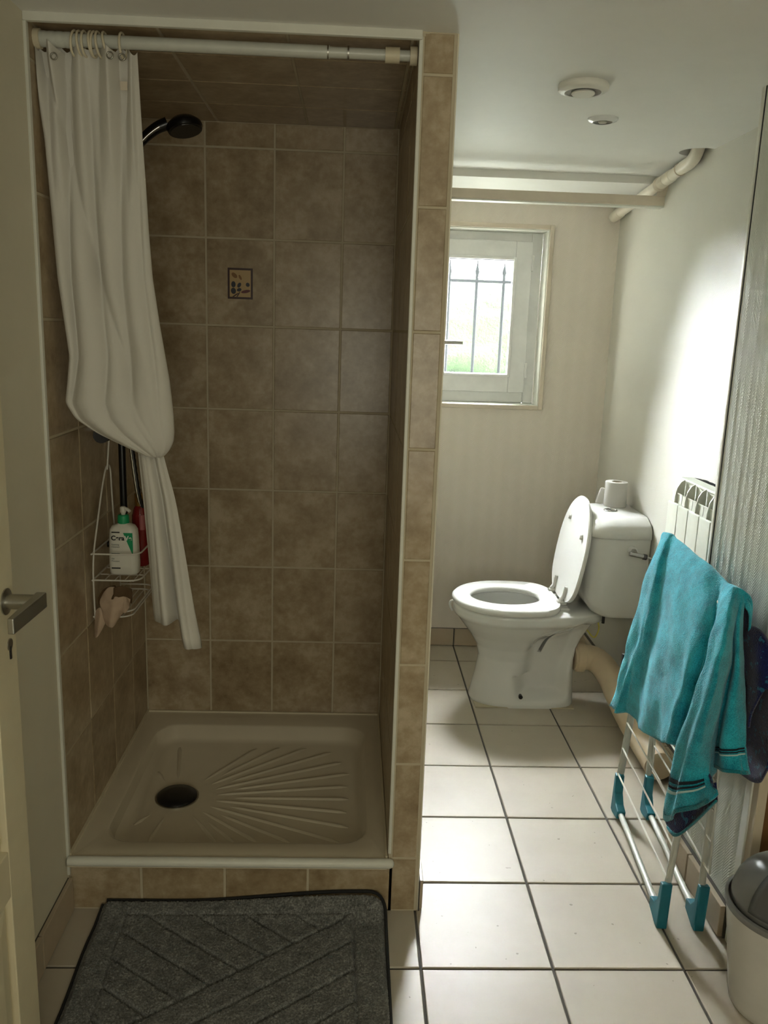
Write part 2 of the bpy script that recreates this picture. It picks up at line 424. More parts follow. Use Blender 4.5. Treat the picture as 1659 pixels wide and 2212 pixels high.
# skirting tiles
bl = struct(box('baseboard_left', (0, -1.69, 0), (.004, -.004, .088), M['fgrout']), 'beige skirting tiles on the left wall')
tiles(bl, (.004, -1.69, 0), (0, 1, 0), (0, 0, 1), rng(0, 1.686, .285, .3), [0, .092], .009, M['skirt'], .005)
bb = struct(box('baseboard_back', (XP1, YB-.006, 0), (XR, YB, .082), M['fgrout']), 'beige skirting tiles on the back wall')
tiles(bb, (XP1, YB-.006, 0), (1, 0, 0), (0, 0, 1), rng(.012, XR-XP1, 1.139-XP1, .3), [0, .084], .009, M['skirt'], .006)
br = struct(box('baseboard_right', (XR-.012, YN, 0), (XR, YB, .082), M['fgrout']), 'beige skirting tiles on the far right wall')
tiles(br, (XR-.012, YB, 0), (0, -1, 0), (0, 0, 1), rng(0, YB-YN, .19, .3), [0, .084], .012, M['skirt'], .006)
bn = struct(box('baseboard_pier', (XN-.012, -.09, 0), (XN, YN, .082), M['fgrout']), 'beige skirting tiles on the projecting wall')
tiles(bn, (XN-.012, YN, 0), (0, -1, 0), (0, 0, 1), [0, .135, .34], [0, .088], .012, M['skirt'], .006)
bp = struct(box('baseboard_partition', (XP1, .0, 0), (XP1+.003, YB, .082), M['fgrout']), 'beige skirting tiles on the partition')
tiles(bp, (XP1+.003, .002, 0), (0, 1, 0), (0, 0, 1), rng(0, YB-.02, .11, .3), [0, .084], .008, M['skirt'], .006)

# ------------------------------------------------------------------ decorative insert on the shower wall
def flat(name, pts, mat, parent, y, th=.0008):
    bm = bmesh.new(); loft(bm, [[(x, y+th, z) for x, z in pts], [(x, y, z) for x, z in pts]]); return fin(bm, name, mat, parent)
def ell(cx, cz, a, b, rot=0, n=14):
    return [(cx+a*math.cos(2*PI*k/n)*math.cos(rot)-b*math.sin(2*PI*k/n)*math.sin(rot), cz+a*math.cos(2*PI*k/n)*math.sin(rot)+b*math.sin(2*PI*k/n)*math.cos(rot)) for k in range(n)]
yd = DB-.0012; dx0, dx1, dz0, dz1 = .274, .348, 1.473, 1.562
deco = flat('decor_panel', [(dx0, dz0), (dx1, dz0), (dx1, dz1), (dx0, dz1)], M['decofr'], wsb, yd); deco['label'] = 'small printed flower motif with a maroon border'
flat('decor_field', [(dx0+.006, dz0+.006), (dx1-.006, dz0+.006), (dx1-.006, dz1-.006), (dx0+.006, dz1-.006)], M['decobg'], deco, yd-.0005)
def dxy(u, v): return dx0+(dx1-dx0)*u, dz1-(dz1-dz0)*v
for u, v, a, b, r in ((.23, .53, .0065, .009, 0), (.46, .55, .005, .008, -.5), (.23, .74, .0075, .009, .2), (.46, .70, .007, .005, .3)):
    flat('petal', ell(*dxy(u, v), a, b, r), M['decoblue'], deco, yd-.001)
flat('leaf', ell(*dxy(.72, .75), .014, .0045, .2), M['decoleaf'], deco, yd-.001)
flat('bud', ell(*dxy(.80, .53), .006, .0065, .7, 7), M['decoblue'], deco, yd-.001)
flat('twig', ell(*dxy(.30, .88), .012, .0018, .6), M['decofr'], deco, yd-.001)
flat('twig', ell(*dxy(.42, .86), .011, .0016, 1.0), M['decofr'], deco, yd-.001)
flat('brown_leaf', ell(*dxy(.27, .24), .010, .006, -.7), M['decobr'], deco, yd-.001)
flat('brown_leaf', ell(*dxy(.50, .30), .008, .0035, -1.1), M['decobr'], deco, yd-.001)

# ------------------------------------------------------------------ window
wi = bpy.data.objects.new('window_1', None); COL.objects.link(wi); wi.location = ((WX0+WX1)/2, 1.9, WZ0); struct(wi, 'small white casement window with frosted glass')
def frame4(x0, x1, z0, z1, w, y0, y1): 
    return [((x0, y0, z0), (x0+w, y1, z1)), ((x1-w, y0, z0), (x1, y1, z1)), ((x0+w, y0, z0), (x1-w, y1, z0+w)), ((x0+w, y0, z1-w), (x1-w, y1, z1))]
for a, b in frame4(WX0-.016, 1.468, 1.083, 1.844, .018, YB-.010, YB+.004): box('architrave', a, b, M['arch'], wi, .002)
boxes('reveal_lining', frame4(WX0-.001, WX1+.001, WZ0-.001, WZ1+.001, .006, YB-.004, 1.90), M['trim'], wi)
for a, b in frame4(.936, 1.444, WZ0+.005, WZ1-.005, .046, 1.895, 1.965): box('frame_piece', a, b, M['pvc'], wi, .003)
sa = boxes('sash', frame4(.968, 1.399, 1.149, 1.785, .070, 1.878, 1.93), M['pvc'], wi, .003)
boxes('glazing_bead', frame4(1.034, 1.333, 1.215, 1.719, .012, 1.872, 1.90), M['pvc'], sa, .002)
boxes('gasket', frame4(1.043, 1.324, 1.224, 1.710, .005, 1.880, 1.898), M['gasket'], sa)
box('pane', (1.044, 1.898, 1.225), (1.323, 1.902, 1.709), M['glass'], sa)
for z in (1.696, 1.246): box('hinge', (1.397, 1.870, z-.032), (1.408, 1.893, z+.032), M['pvc'], wi, .003)
hd = box('handle_plate', (.992, 1.868, 1.31), (1.020, 1.878, 1.40), M['pvc'], sa, .003)
tube('handle', smoothpath([(1.006, 1.868, 1.356), (1.006, 1.84, 1.356), (1.02, 1.832, 1.356), (1.115, 1.832, 1.357)], 5), .0095, M['steel'], sa, 10)
# outside: grille, paled ground, hedge
gr = thing('window_grille', (1.2, 2.15, 1.0), 'dark iron bars with pointed tips outside the window', 'grille')
for x in (.95, 1.08, 1.207, 1.332, 1.46):
    lathe('bar', (x, 2.16, 0), [(.007, 1.0), (.007, 1.66), (.011, 1.672), (.004, 1.70), (.001, 1.73)], M['iron'], gr, 10)
for z in (1.632, 1.10): box('rail', (.86, 2.153, z-.006), (1.56, 2.167, z+.006), M['iron'], gr)
struct(box('ground', (-4, 2.08, .9), (6, 9, 1.0), M['gbounce']), 'ground outside the frosted window, paled to bounce daylight inside')
bm = bmesh.new(); bmesh.ops.create_icosphere(bm, subdivisions=5, radius=1)
for v in bm.verts:
    n = mnoise.noise(v.co*6)*.12+mnoise.noise(v.co*18)*.06
    v.co = v.co*(1+n); v.co = Vector((v.co.x*3.2, v.co.y*.6, v.co.z*.85))+Vector((1.6, 7.4, 1.1)); v.co.z = max(v.co.z, 1.001)
tag(fin(bm, 'hedge', M['hedge'], None, True), 'green hedge seen blurred through the frosted window', 'hedge')

# ------------------------------------------------------------------ left door
d1 = bpy.data.objects.new('door_1', None); COL.objects.link(d1); d1.location = (.08, -.8, 0); struct(d1, 'cream panelled door standing open along the left wall')
DX0, DX1, DY0, DY1 = .062, .100, -1.19, -.455
st = .085
boxes('door_frame', [((DX0, DY1-st, .012), (DX1, DY1, 1.95)), ((DX0, DY0, .012), (DX1, DY0+st, 1.95)), ((DX0, DY0+st, .012), (DX1, DY1-st, .14)), ((DX0, DY0+st, .44), (DX1, DY1-st, .525)), ((DX0, DY0+st, 1.83), (DX1, DY1-st, 1.95))], M['door'], d1, .002)
for z0, z1 in ((.14, .44), (.525, 1.83)):
    y0, y1 = DY0+st, DY1-st
    bm = bmesh.new()
    def rr(i, x): return [(x, y0+i, z0+i), (x, y1-i, z0+i), (x, y1-i, z1-i), (x, y0+i, z1-i)]
    loft(bm, [rr(-.002, DX0+.008), rr(-.002, DX1-.012), rr(.012, DX1-.012), rr(.016, DX1-.006), rr(.045, DX1-.002)])
    fin(bm, 'door_panel', M['door'], d1)
hz = .945; hy = -.487
hn = tube('door_handle', [(DX1-.002, hy, hz), (DX1+.058, hy, hz)], .0125, M['steel'], d1, 14)
bm = bmesh.new()
loft(bm, [[(DX1+x, y, hz+z) for x, z in q] for y, q in ((hy+.012, ((.045, -.012), (.062, -.012), (.062, .014), (.045, .014))), (hy-.03, ((.046, -.013), (.060, -.013), (.060, .013), (.046, .013))), (hy-.115, ((.048, -.013), (.058, -.013), (.058, .012), (.048, .012))))])
fin(bm, 'lever', M['steel'], hn, bevel=.002)
lathe('rosette', (DX1-.001, hy, hz), [(.022, 0), (.022, .003), (.016, .004)], M['steel'], d1, 20, 'X')
lathe('keyhole_cover', (DX1-.001, hy+.003, hz-.075), [(.010, 0), (.010, .003)], M['steel'], d1, 16, 'X')
box('keyhole', (DX1, hy+.001, hz-.10), (DX1+.0025, hy+.005, hz-.078), M['dark'], d1)

# ------------------------------------------------------------------ shower tray
ty0, ty1, tx0, tx1 = -.018, DB-.002, .004, XP0-.001
tr = thing('shower_tray', (.38, .38, .1), 'cream ceramic shower tray with ridged floor set on the tiled kerb', 'shower tray')
bm = bmesh.new()
prof = [rrect(tx0+.002, tx1-.002, .06, ty1, .004, .05), rrect(tx0+.002, tx1-.002, .06, ty1, .004, .124), rrect(tx0, tx1, ty0, ty1, .004, .1265), rrect(tx0, tx1, ty0, ty1, .004, ZT-.003), rrect(tx0+.003, tx1-.003, ty0+.004, ty1-.003, .004, ZT),
        rrect(tx0+.055, tx1-.045, .055, .69, .07, ZT), rrect(tx0+.060, tx1-.050, .062, .683, .068, ZT-.004),
        rrect(tx0+.068, tx1-.060, .085, .665, .062, ZT-.035), rrect(tx0+.085, tx1-.075, .105, .65, .055, ZT-.046)]
loft(bm, prof, False, True)
fin(bm, 'basin', M['tray'], tr, True, angle=35)
lathe('front_lip', (0, -.012, ZT-.006), [(.002, tx0-.002), (.011, tx0+.002), (.012, tx0+.02), (.012, XP0+.004), (.009, XP0+.012), (.002, XP0+.015)], M['trim'], tr, 16, 'X')
DR = Vector((.190, .335, ZT-.046))
for k in range(19):          # raised ribs fanning out from the drain
    a = math.radians(-56+112*k/14) if k < 15 else math.radians((100, 122, 238, 262)[k-15])
    r0 = .11 if k % 2 == 0 else .16
    if k >= 15: r0 = .10
    d = Vector((math.cos(a), math.sin(a), 0)); r1 = r0
    while True:
        q = DR+d*(r1+.01)
        if q.x > .672 or q.x < .105 or q.y > .625 or q.y < .125 or r1 > .50: break
        r1 += .01
    if r1-r0 < .04: continue
    nrm = Vector((-d.y, d.x, 0)); bm = bmesh.new()
    def sec(r, w, h): c = DR+d*r; return [c-nrm*w, c-nrm*w*.4+Vector((0, 0, h)), c+nrm*w*.4+Vector((0, 0, h)), c+nrm*w]
    R = loft(bm, [sec(r0, .001, .0002), sec(r0+.03, .005, .0035), sec(r1-.02, .0065, .0042), sec(r1, .003, .0006)], closed=False)
    fin(bm, 'rib', M['tray'], tr, True)
dc = lathe('drain_cover', (.19, .335, ZT-.046), [(.056, 0), (.056, .006), (.052, .010), (.030, .013), (.001, .014)], M['dark'], tr, 36)
lathe('drain_ring', (.19, .335, ZT-.0455), [(.060, 0), (.060, .0025), (.056, .003)], M['steel'], tr, 36)
box('sealant_left', (tx0-.002, .0, ZT-.002), (tx0+.006, DB, ZT+.006), M['cream'], tr)
box('sealant_back', (tx0, ty1-.006, ZT-.002), (tx1, ty1+.001, ZT+.005), M['cream'], tr)
box('sealant_right', (tx1-.005, .0, ZT-.002), (tx1+.0005, DB, ZT+.006), M['cream'], tr)

# ------------------------------------------------------------------ curtain rod, rings, curtain
RY, RZ = .045, 1.940
rd = thing('curtain_rod', (.38, RY, RZ), 'white telescopic curtain rod across the shower opening', 'curtain rod')
tube('outer_tube', [(.02, RY, RZ), (.59, RY, RZ)], .0125, M['rod'], rd, 20)
tube('inner_tube', [(.588, RY, RZ), (.756, RY, RZ)], .0105, M['rod'], rd, 20)
for x in (.585, .626): tube('joint_ring', [(x, RY, RZ), (x+.003, RY, RZ)], .0130, M['steel'], rd, 20)
tube('collar', [(.702, RY, RZ), (.731, RY, RZ)], .0150, M['cream'], rd, 20)
tube('end_cap', [(.752, RY, RZ), (.7665, RY, RZ)], .0175, M['cream'], rd, 20)
tube('end_cap', [(.0045, RY, RZ), (.016, RY, RZ)], .0185, M['cream'], rd, 20)
tube('spring_sleeve', [(.014+.004*k, RY, RZ) for k in range(17)], [.0150 if k % 4 else .0142 for k in range(17)], M['rod'], rd, 20)
ring_px = (163, 172, 183, 197, 205, 212, 225, 264)
for i, px in enumerate(ring_px):
    x = pl(px, 75, 1, RY).x; dxx = (-.004, .003, .001, .003, -.003, .004, .010, .001)[i]
    pts = [(x+dxx*(.5-.5*math.cos(a))+.002*math.sin(a), RY+.020*math.sin(a), RZ-.006+.023*math.cos(a)) for a in [2*PI*k/24 for k in range(24)]]
    tag(tube('curtain_ring', pts, .0025, M['cream'], None, 8, True), ('white ring hooked through the eyelet at the free corner of the curtain' if i == 7 else 'slanting white ring hooked through an eyelet beside the bunched rings' if i == 6 else 'thin white plastic ring bunched with others above the curtain folds'), 'curtain ring', 'rings along the curtain rod')

cu = thing('shower_curtain', (.16, .06, .65), 'white shower curtain bunched and knotted at the left of the shower', 'shower curtain')
rows = [(100, 64, 298), (130, 68, 299), (200, 80, 303), (300, 95, 309), (400, 104, 316), (500, 113, 322), (600, 122, 330), (700, 137, 345), (770, 147, 357), (820, 143, 366), (870, 138, 372), (905, 160, 375), (935, 205, 376), (955, 245, 374), (975, 288, 364), (990, 318, 350)]
hdv = [.022, .022, .024, .027, .030, .033, .036, .040, .044, .048, .050, .048, .044, .038, .028, .012]
sub = []
for (a, h0), (b, h1) in zip(zip(rows, hdv), list(zip(rows, hdv))[1:]):
    n = max(2, int((b[0]-a[0])/9))
    for k in range(n):
        t = k/n; sub.append(tuple(a[i]+(b[i]-a[i])*t for i in range(3))+(h0+(h1-h0)*t,))
sub.append(rows[-1]+(hdv[-1],))
def tri(x): x = x % 1; return 4*abs(x-.5)-1
NF = 120; rings = []
for py, a, b, hdep in sub:
    t = (py-100)/890; tt = max(0, 1-t*2.4)
    yc = .050+.012*t; ring = []
    for k in range(NF):
        s = k/NF
        if s < .62:                      # front, left to right
            q = s/.62; px = a+(b-a)*(.5-.5*math.cos(PI*(.12+.76*q)))/1.0
            e0 = (.5-.5*math.cos(PI*.12)); px = a+(b-a)*((.5-.5*math.cos(PI*(.12+.76*q)))-e0)/(1-2*e0)
            yy = -hdep*math.sin(PI*q)**.6
            w = min(1, 6*q, 6*(1-q))
            f = .026*tt*tri(4.6*q+.25+.25*math.sin(5*t))
            c1 = q-(.34-.26*t); c2 = q-(.50-.10*t); c3 = q-(.78-.30*t+.1*t*t)
            fold = 0
            for c, am, wd in ((c1, .030, .060), (c2, .036, .060), (c3, .030, .075), (q-(.15+.55*t), .018, .06), (q-(.93-.12*t), .014, .05)):
                fold += am*math.exp(-abs(c/wd)**1.1)
            yy += w*(f+fold*(1-.75*sm(.78, .98, t)))
            yy += w*.004*mnoise.noise(Vector((q*9, t*7, 3)))
        else:
            q = 1-(s-.62)/.38; px = a+(b-a)*q; yy = hdep*.8*math.sin(PI*q)**.6+.004*math.sin(q*22)
        P = pl(px, py, 1, .05); z = P.z
        if py < 131: z += (1-(py-100)/31)*(.008*math.sin(q*31+.8)-.012*sm(.55, 1, q))*1.0
        x = P.x if P.x > .006 or t < 0 else .006
        ring.append(Vector((x, yc+yy, z)))
    rings.append(ring)
bm = bmesh.new(); R = loft(bm, rings, False, True)
o = fin(bm, 'upper_drape', M['curtain'], cu, True, 1)
trw = [(978, 296, 352), (1020, 300, 362), (1060, 303, 374), (1100, 307, 383), (1150, 310, 391), (1200, 314, 400), (1250, 318, 408), (1300, 321, 416), (1350, 325, 425), (1400, 328, 436)]
grid = []
for py, a, b in trw:
    row = []; t = (py-978)/422
    for k in range(41):
        q = k/40; px = a+(b-a)*q
        pyy = py
        if q < .48: pyy = 978+(py-978)*(366/422)
        elif q < .56: pyy = 978+(py-978)*((366+48*sm(.48, .56, q))/422)
        else: pyy = 978+(py-978)*((414+10*(q-.56)/.44)/422)
        P = pl(px, pyy, 1, .085)
        am = .006+.018*t
        y = .085+am*math.sin(2*PI*(1.9*q+.15+.1*t))+.5*am*tri(3.3*q+.3*t)
        row.append((P.x, y, P.z))
    grid.append(row)
sheet('lower_tail', grid, M['curtain'], cu, .0016, 1)
eyes = [(117, 122), (238, 120), (264, 124)]
for ex, ey in eyes:
    p0 = pl(ex, ey, 1, .024)
    bm = bmesh.new(); tubebm(bm, [(p0.x+.006*math.cos(a), .022, p0.z+.006*math.sin(a)) for a in [2*PI*k/18 for k in range(18)]], .0016, 6, True, True)
    fin(bm, 'eyelet', M['steel'], cu, True)
a, b = pl(260, 176, 1, .012), pl(276, 196, 1, .012)
box('printed_mark', (a.x, .010, b.z), (b.x, .0112, a.z), M['arch'], cu)

# ------------------------------------------------------------------ shower fittings
RX, RYY = .050, .405
rl = thing('shower_rail', (RX, RYY, 1.0), 'black vertical shower rail on the left tiled wall', 'shower rail')
tube('bar', [(RX, RYY, .80), (RX, RYY, 1.86)], .0095, M['blackm'], rl, 14)
for z in (.81, 1.84):
    tube('wall_bracket', [(.0045, RYY, z), (RX, RYY, z)], .010, M['blackm'], rl, 12)
sl = tube('slider', [(RX, RYY, 1.775), (RX, RYY, 1.825)], .017, M['blackm'], rl, 14)
tube('head_holder', [(RX+.012, RYY, 1.80), (RX+.035, RYY-.002, 1.805)], .014, M['blackm'], sl, 14)
hs = thing('hand_shower', (.12, .41, 1.83), 'black hand shower with a chrome strip on the rail', 'hand shower')
hpts = smoothpath([(.082, .403, 1.775), (.105, .404, 1.808), (.132, .405, 1.838), (.160, .407, 1.860), (.185, .41, 1.872)], 6)
tube('handle', hpts, [.0095+.006*i/(len(hpts)-1) for i in range(len(hpts))], M['blackm'], hs, 14)
tube('chrome_strip', [p+Vector((.0045, -.0135-.003*i/20, -.0030)) for i, p in enumerate(hpts[:-5])], .0035, M['chrome'], hs, 8)
bm = bmesh.new()
hdn = Vector((.22, -.20, -.95)).normalized(); hc = Vector((.226, .41, 1.866)); ua = hdn.cross(Vector((0, 1, 0))).normalized(); va = hdn.cross(ua)
loft(bm, [[hc+hdn*h+(ua*math.cos(2*PI*k/28)+va*math.sin(2*PI*k/28))*r for k in range(28)] for r, h in ((.010, -.020), (.030, -.017), (.042, -.006), (.044, .002), (.041, .010), (.038, .011))])
hh = fin(bm, 'spray_head', M['blackm'], hs, True, angle=45)
bm = bmesh.new(); loft(bm, [[hc+hdn*h+(ua*math.cos(2*PI*k/28)+va*math.sin(2*PI*k/28))*r for k in range(28)] for r, h in ((.037, .010), (.036, .0125))])
fin(bm, 'nozzle_plate', M['dark'], hh)
hp = smoothpath([(.080, .402, 1.772), (.075, .39, 1.70), (.078, .375, 1.45), (.082, .37, 1.15), (.087, .372, 1.05), (.103, .375, .93), (.122, .412, .90), (.120, .425, .85), (.105, .438, .800), (.080, .448, .780), (.055, .452, .800), (.038, .453, .90), (.036, .452, 1.10)], 14)
tube('hose', hp, [.0072 if i % 2 else .0062 for i in range(len(hp))], M['blackm'], hs, 10)
tube('hose_chrome_strip', [p+Vector((-.0022, -.0060, 0)) for p in hp[30:100]], [.0022 if i % 2 else .0014 for i in range(70)], M['chrome'], hs, 6)  # silver ribbed strip belonging to the hose itself
mx = thing('shower_mixer', (.04, .34, 1.115), 'dark shower tap with a chrome body half hidden by the curtain', 'tap')
tube('body', [(.050, .27, 1.128), (.050, .47, 1.128)], .017, M['chrome'], mx, 18)
tube('knob', smoothpath([(.050, .225, 1.126), (.050, .235, 1.126), (.050, .270, 1.126)], 3), .019, M['dark'], mx, 18)
for y in (.335, .455): tube('inlet', [(.0045, y, 1.128), (.05, y, 1.128)], .013, M['chrome'], mx, 14)

# ------------------------------------------------------------------ wire caddy and what it carries
CW = .0023
cd = thing('shower_caddy', (.06, .36, .62), 'white wire caddy hanging on the left shower wall', 'caddy')
tube('hook', [(.034, .36, 1.138), (.03, .36, 1.10), (.022, .362, 1.02)], CW, M['wire'], cd, 8)
tube('back_wire', smoothpath([(.014, .240, .655), (.014, .242, .80), (.016, .285, .90), (.018, .335, .99), (.020, .365, 1.028), (.020, .395, 1.018), (.018, .41, .95), (.016, .43, .86), (.014, .47, .78), (.014, .475, .655)], 6), CW, M['wire'], cd, 8)
def basket(z, xo, y0, y1, nm):
    pts = [(.014, y0, z)]+[(.014+(xo-.014)*q, y0, z) for q in (.3, .6)]
    c = .030
    for k in range(7):
        a = -PI/2+PI/2*k/6; pts.append((xo-c+c*math.cos(a), y0+c+c*math.sin(a), z))
    for k in range(7):
        a = PI/2*k/6; pts.append((xo-c+c*math.cos(a), y1-c+c*math.sin(a), z))
    pts.append((.014, y1, z))
    return tube(nm, pts, CW, M['wire'], cd, 8)
basket(.758, .128, .240, .475, 'shelf_wire'); basket(.826, .128, .240, .475, 'guard_wire')
for x in (.04, .065, .09, .112): tube('shelf_slat', [(x, .240, .757), (x, .475, .757)], .0015, M['wire'], cd, 6)
for y in (.3, .36, .42): tube('shelf_slat', [(.014, y, .756), (.128, y, .756)], .0015, M['wire'], cd, 6)
basket(.662, .104, .240, .475, 'soap_shelf_wire')
for x in (.035, .05, .065, .08): tube('soap_shelf_slat', [(x, .240, .661), (x, .475, .661)], .0016, M['wire'], cd, 6)
basket(.676, .108, .238, .475, 'soap_shelf_rim')
for z in (.826, .758, .662): tube('back_rail', [(.012, .236, z), (.012, .478, z)], CW, M['wire'], cd, 8)

bo = thing('pump_bottle', (.079, .292, .7615), 'white pump bottle with green collar and printed label in the wire caddy', 'bottle')
BC = Vector((.079, .292, .7615))
def bsec(w, d, z): return [BC+Vector((p.x, p.y, z)) for p in rrect(-w, w, -d, d, min(w, d)*.75, 0, 6)]
bm = bmesh.new(); loft(bm, [bsec(.030, .016, 0), bsec(.0365, .021, .006), bsec(.0375, .022, .03), bsec(.0355, .022, .10), bsec(.034, .021, .118), bsec(.028, .018, .128), bsec(.015, .013, .133), bsec(.013, .012, .136)])
fin(bm, 'body', M['bottle'], bo, True, angle=60)
lathe('collar', BC+Vector((0, 0, .134)), [(.0145, 0), (.0150, .003), (.0140, .020), (.012, .022)], M['green'], bo, 24)
pm = lathe('pump', BC+Vector((0, 0, .156)), [(.005, 0), (.006, .004), (.0075, .006), (.0075, .018), (.005, .021)], M['bottle'], bo, 18)
tube('nozzle', smoothpath([BC+Vector((-.006, 0, .172)), BC+Vector((.008, -.004, .172)), BC+Vector((.019, -.008, .166))], 4), .0042, M['bottle'], pm, 10)
def text(s, size, p, mat, name, parent, bold=.0):
    cv = bpy.data.curves.new(name, 'FONT'); cv.body = s; cv.size = size; cv.offset = bold; cv.extrude = .0002
    ob = bpy.data.objects.new(name, cv); COL.objects.link(ob)
    d = bpy.context.evaluated_depsgraph_get(); me = bpy.data.meshes.new_from_object(ob.evaluated_get(d)); bpy.data.objects.remove(ob)
    me.transform(Matrix.Translation(p) @ Matrix.Rotation(PI/2, 4, 'X')); me.materials.clear(); me.materials.append(mat)
    return link(name, me, mat, parent)
yl = BC.y-.0226
def T(s, size, u, z, mat, b=0): text(s, size, Vector((BC.x+u, yl-.0006, BC.z+z)), mat, 'lettering', bo, b)
T('Cera', .0165, -.0265, .094, M['ink'], .0005); 
bm = bmesh.new(); gp = [(.004, .113), (.027, .113), (.0275, .07), (.0265, .055)]
loft(bm, [[(BC.x+u, yl+.0012, BC.z+z) for u, z in gp], [(BC.x+u, yl-.0002, BC.z+z) for u, z in gp]]); fin(bm, 'label_triangle', M['green'], bo)
T('Ve', .0165, .0075, .094, M['white'], .0005)
T('Foaming', .0058, -.0262, .0805, M['inkg']); T('Cleanser', .0058, -.0262, .0745, M['inkg'])
T('Gel', .0052, -.0270, .044, M['inkg']); T('Moussant', .0052, -.0270, .0375, M['inkg'])
for u, z, w in ((-.025, .1125, .020), (-.027, .0565, .021), (-.0275, .019, .022)):
    box('label_bar', (BC.x+u, yl-.0004, BC.z+z), (BC.x+u+w, yl+.001, BC.z+z+.003), M['ink'], bo)
RB = Vector((.098, .385, .7600))
rb = thing('shampoo_bottle', RB, 'dark red bottle with gold cap behind the white pump bottle', 'bottle')
lathe('body', RB, [(.019, 0), (.0215, .004), (.0215, .10), (.021, .135), (.016, .155), (.012, .162)], M['red'], rb, 28)
lathe('cap', RB+Vector((0, 0, .162)), [(.0135, 0), (.0135, .030), (.012, .033)], M['gold'], rb, 24)
tube('front_label', [RB+Vector((.006, -.0125, .10)), RB+Vector((.006, -.0125, .14))], .0095, M['pink'], rb, 12)
# exfoliating glove draped over the soap shelf
gl = thing('bath_glove', (.06, .235, .60), 'crumpled beige bath glove with brown patches hanging from the caddy', 'glove')
def lobe(name, ctrl, mat, th=.003):
    grid = dense([[pl(px, py, 1, y) for px, py, y in r] for r in ctrl], 5, 5)
    g2 = [[p+Vector((0, .004*mnoise.noise(p*60), 0)) for p in r] for r in grid]
    return sheet(name, g2, mat, gl, th, 1)
lobe('palm', [[(222, 1285, .232), (236, 1268, .222), (262, 1272, .220), (283, 1280, .230)], [(216, 1300, .228), (240, 1296, .212), (262, 1298, .212), (278, 1308, .230)], [(221, 1318, .226), (240, 1318, .210), (256, 1320, .214), (263, 1326, .228)], [(226, 1340, .228), (238, 1342, .212), (249, 1342, .216), (254, 1338, .226)], [(231, 1350, .230), (237, 1353, .222), (243, 1354, .222), (248, 1349, .228)]], M['glove'])
lobe('cuff', [[(208, 1318, .236), (216, 1312, .230), (226, 1318, .232)], [(206, 1340, .236), (216, 1336, .222), (229, 1340, .232)], [(205, 1360, .236), (214, 1358, .226), (224, 1352, .232)], [(206, 1375, .236), (210, 1376, .230), (216, 1366, .232)]], M['glove'])
lobe('thumb', [[(262, 1296, .226), (270, 1290, .218), (277, 1297, .226)], [(262, 1310, .226), (270, 1306, .214), (279, 1310, .226)], [(262, 1320, .226), (270, 1324, .218), (276, 1316, .226)]], M['glove'])
lobe('brown_patch', [[(212, 1292, .240), (225, 1272, .234), (250, 1264, .230)], [(214, 1305, .240), (228, 1296, .230), (246, 1290, .208)], [(222, 1306, .238), (232, 1302, .230), (240, 1296, .214)]], M['glovebrown'])
lobe('brown_patch', [[(246, 1270, .216), (262, 1266, .216), (284, 1272, .228)], [(246, 1284, .208), (256, 1282, .208), (286, 1290, .232)], [(246, 1290, .208), (254, 1288, .210), (284, 1304, .238)]], M['glovebrown'])

# ------------------------------------------------------------------ bath mat
mt = thing('bath_mat', (.42, -.25, 0), 'dark grey bath mat with carved chevron lines in front of the shower', 'bath mat')
X0, X1, Y0, Y1 = .085, .764, -.56, -.0015
NX, NY = 270, 222; bm = bmesh.new(); V = []
def groove(x, y):
    g = 0; w = .0058
    def ln(d): return max(0, 1-abs(d)/w)
    ix0, ix1, iy1 = .150, .692, -.045
    if ix0-.004 < x < ix1+.004 and y < iy1+.004:
        g = max(g, .6*ln(x-ix0), .8*ln(x-ix1), .6*ln(y-iy1))
    if ix0 < x < ix1 and y < iy1:
        m = -.040+.72*(x-.683)
        if y > m:
            k = ((x-.215)+(y+.055)/.72)/.118; g = max(g, ln((k-round(k))*.118*.58))
        else:
            k = (y-m)/.088; g = max(g, ln((k-round(k))*.088*.81))
        g = max(g, ln((y-m)*.81))
    return g
rnd = random.Random(3)
for j in range(NY+1):
    row = []
    for i in range(NX+1):
        x = X0+(X1-X0)*i/NX; y = Y0+(Y1-Y0)*j/NY
        ex = min(x-X0, X1-x, y-Y0); ex2 = min(ex, Y1-y)
        z = .004+.014*sm(0, .014, ex2)
        z -= .0130*groove(x, y)*sm(0, .01, ex2)
        z += rnd.uniform(-.0022, .0022)*sm(0, .008, ex2)
        lift = sm(-.075, 0, y)*(.016+.030*sm(.25, .70, x))
        yy = y-.25*lift*lift/.05
        cr = .045                                        # rounded far corners
        xx = x
        for cx, sg in ((X1-cr, 1), (X0+.012, -1)):
            c = cr if sg > 0 else .012
            if (x-cx)*sg > 0 and y > Y1-c:
                dx_, dy_ = (x-cx)*sg/c, (y-(Y1-c))/c
                L = math.hypot(dx_, dy_); mxx = max(dx_, dy_)
                if L > 1e-6:
                    kf = mxx/L; xx = cx+sg*dx_*kf*c; yy += (dy_*kf-dy_)*c
        xx += .004*math.sin(y*14)
        row.append(bm.verts.new((xx, yy, z+lift)))
    V.append(row)
for j in range(NY):
    for i in range(NX): bm.faces.new((V[j][i], V[j][i+1], V[j+1][i+1], V[j+1][i]))
def rim(vs):
    lo = [bm.verts.new((v.co.x, v.co.y, max(.0005, v.co.z-.006))) for v in vs]
    for a, b, c, d in zip(vs, vs[1:], lo[1:], lo): bm.faces.new((a, b, c, d))
rim(V[0]); rim(V[NY]); rim([r[0] for r in V]); rim([r[NX] for r in V])
fin(bm, 'pile', M['pile'], mt, True)
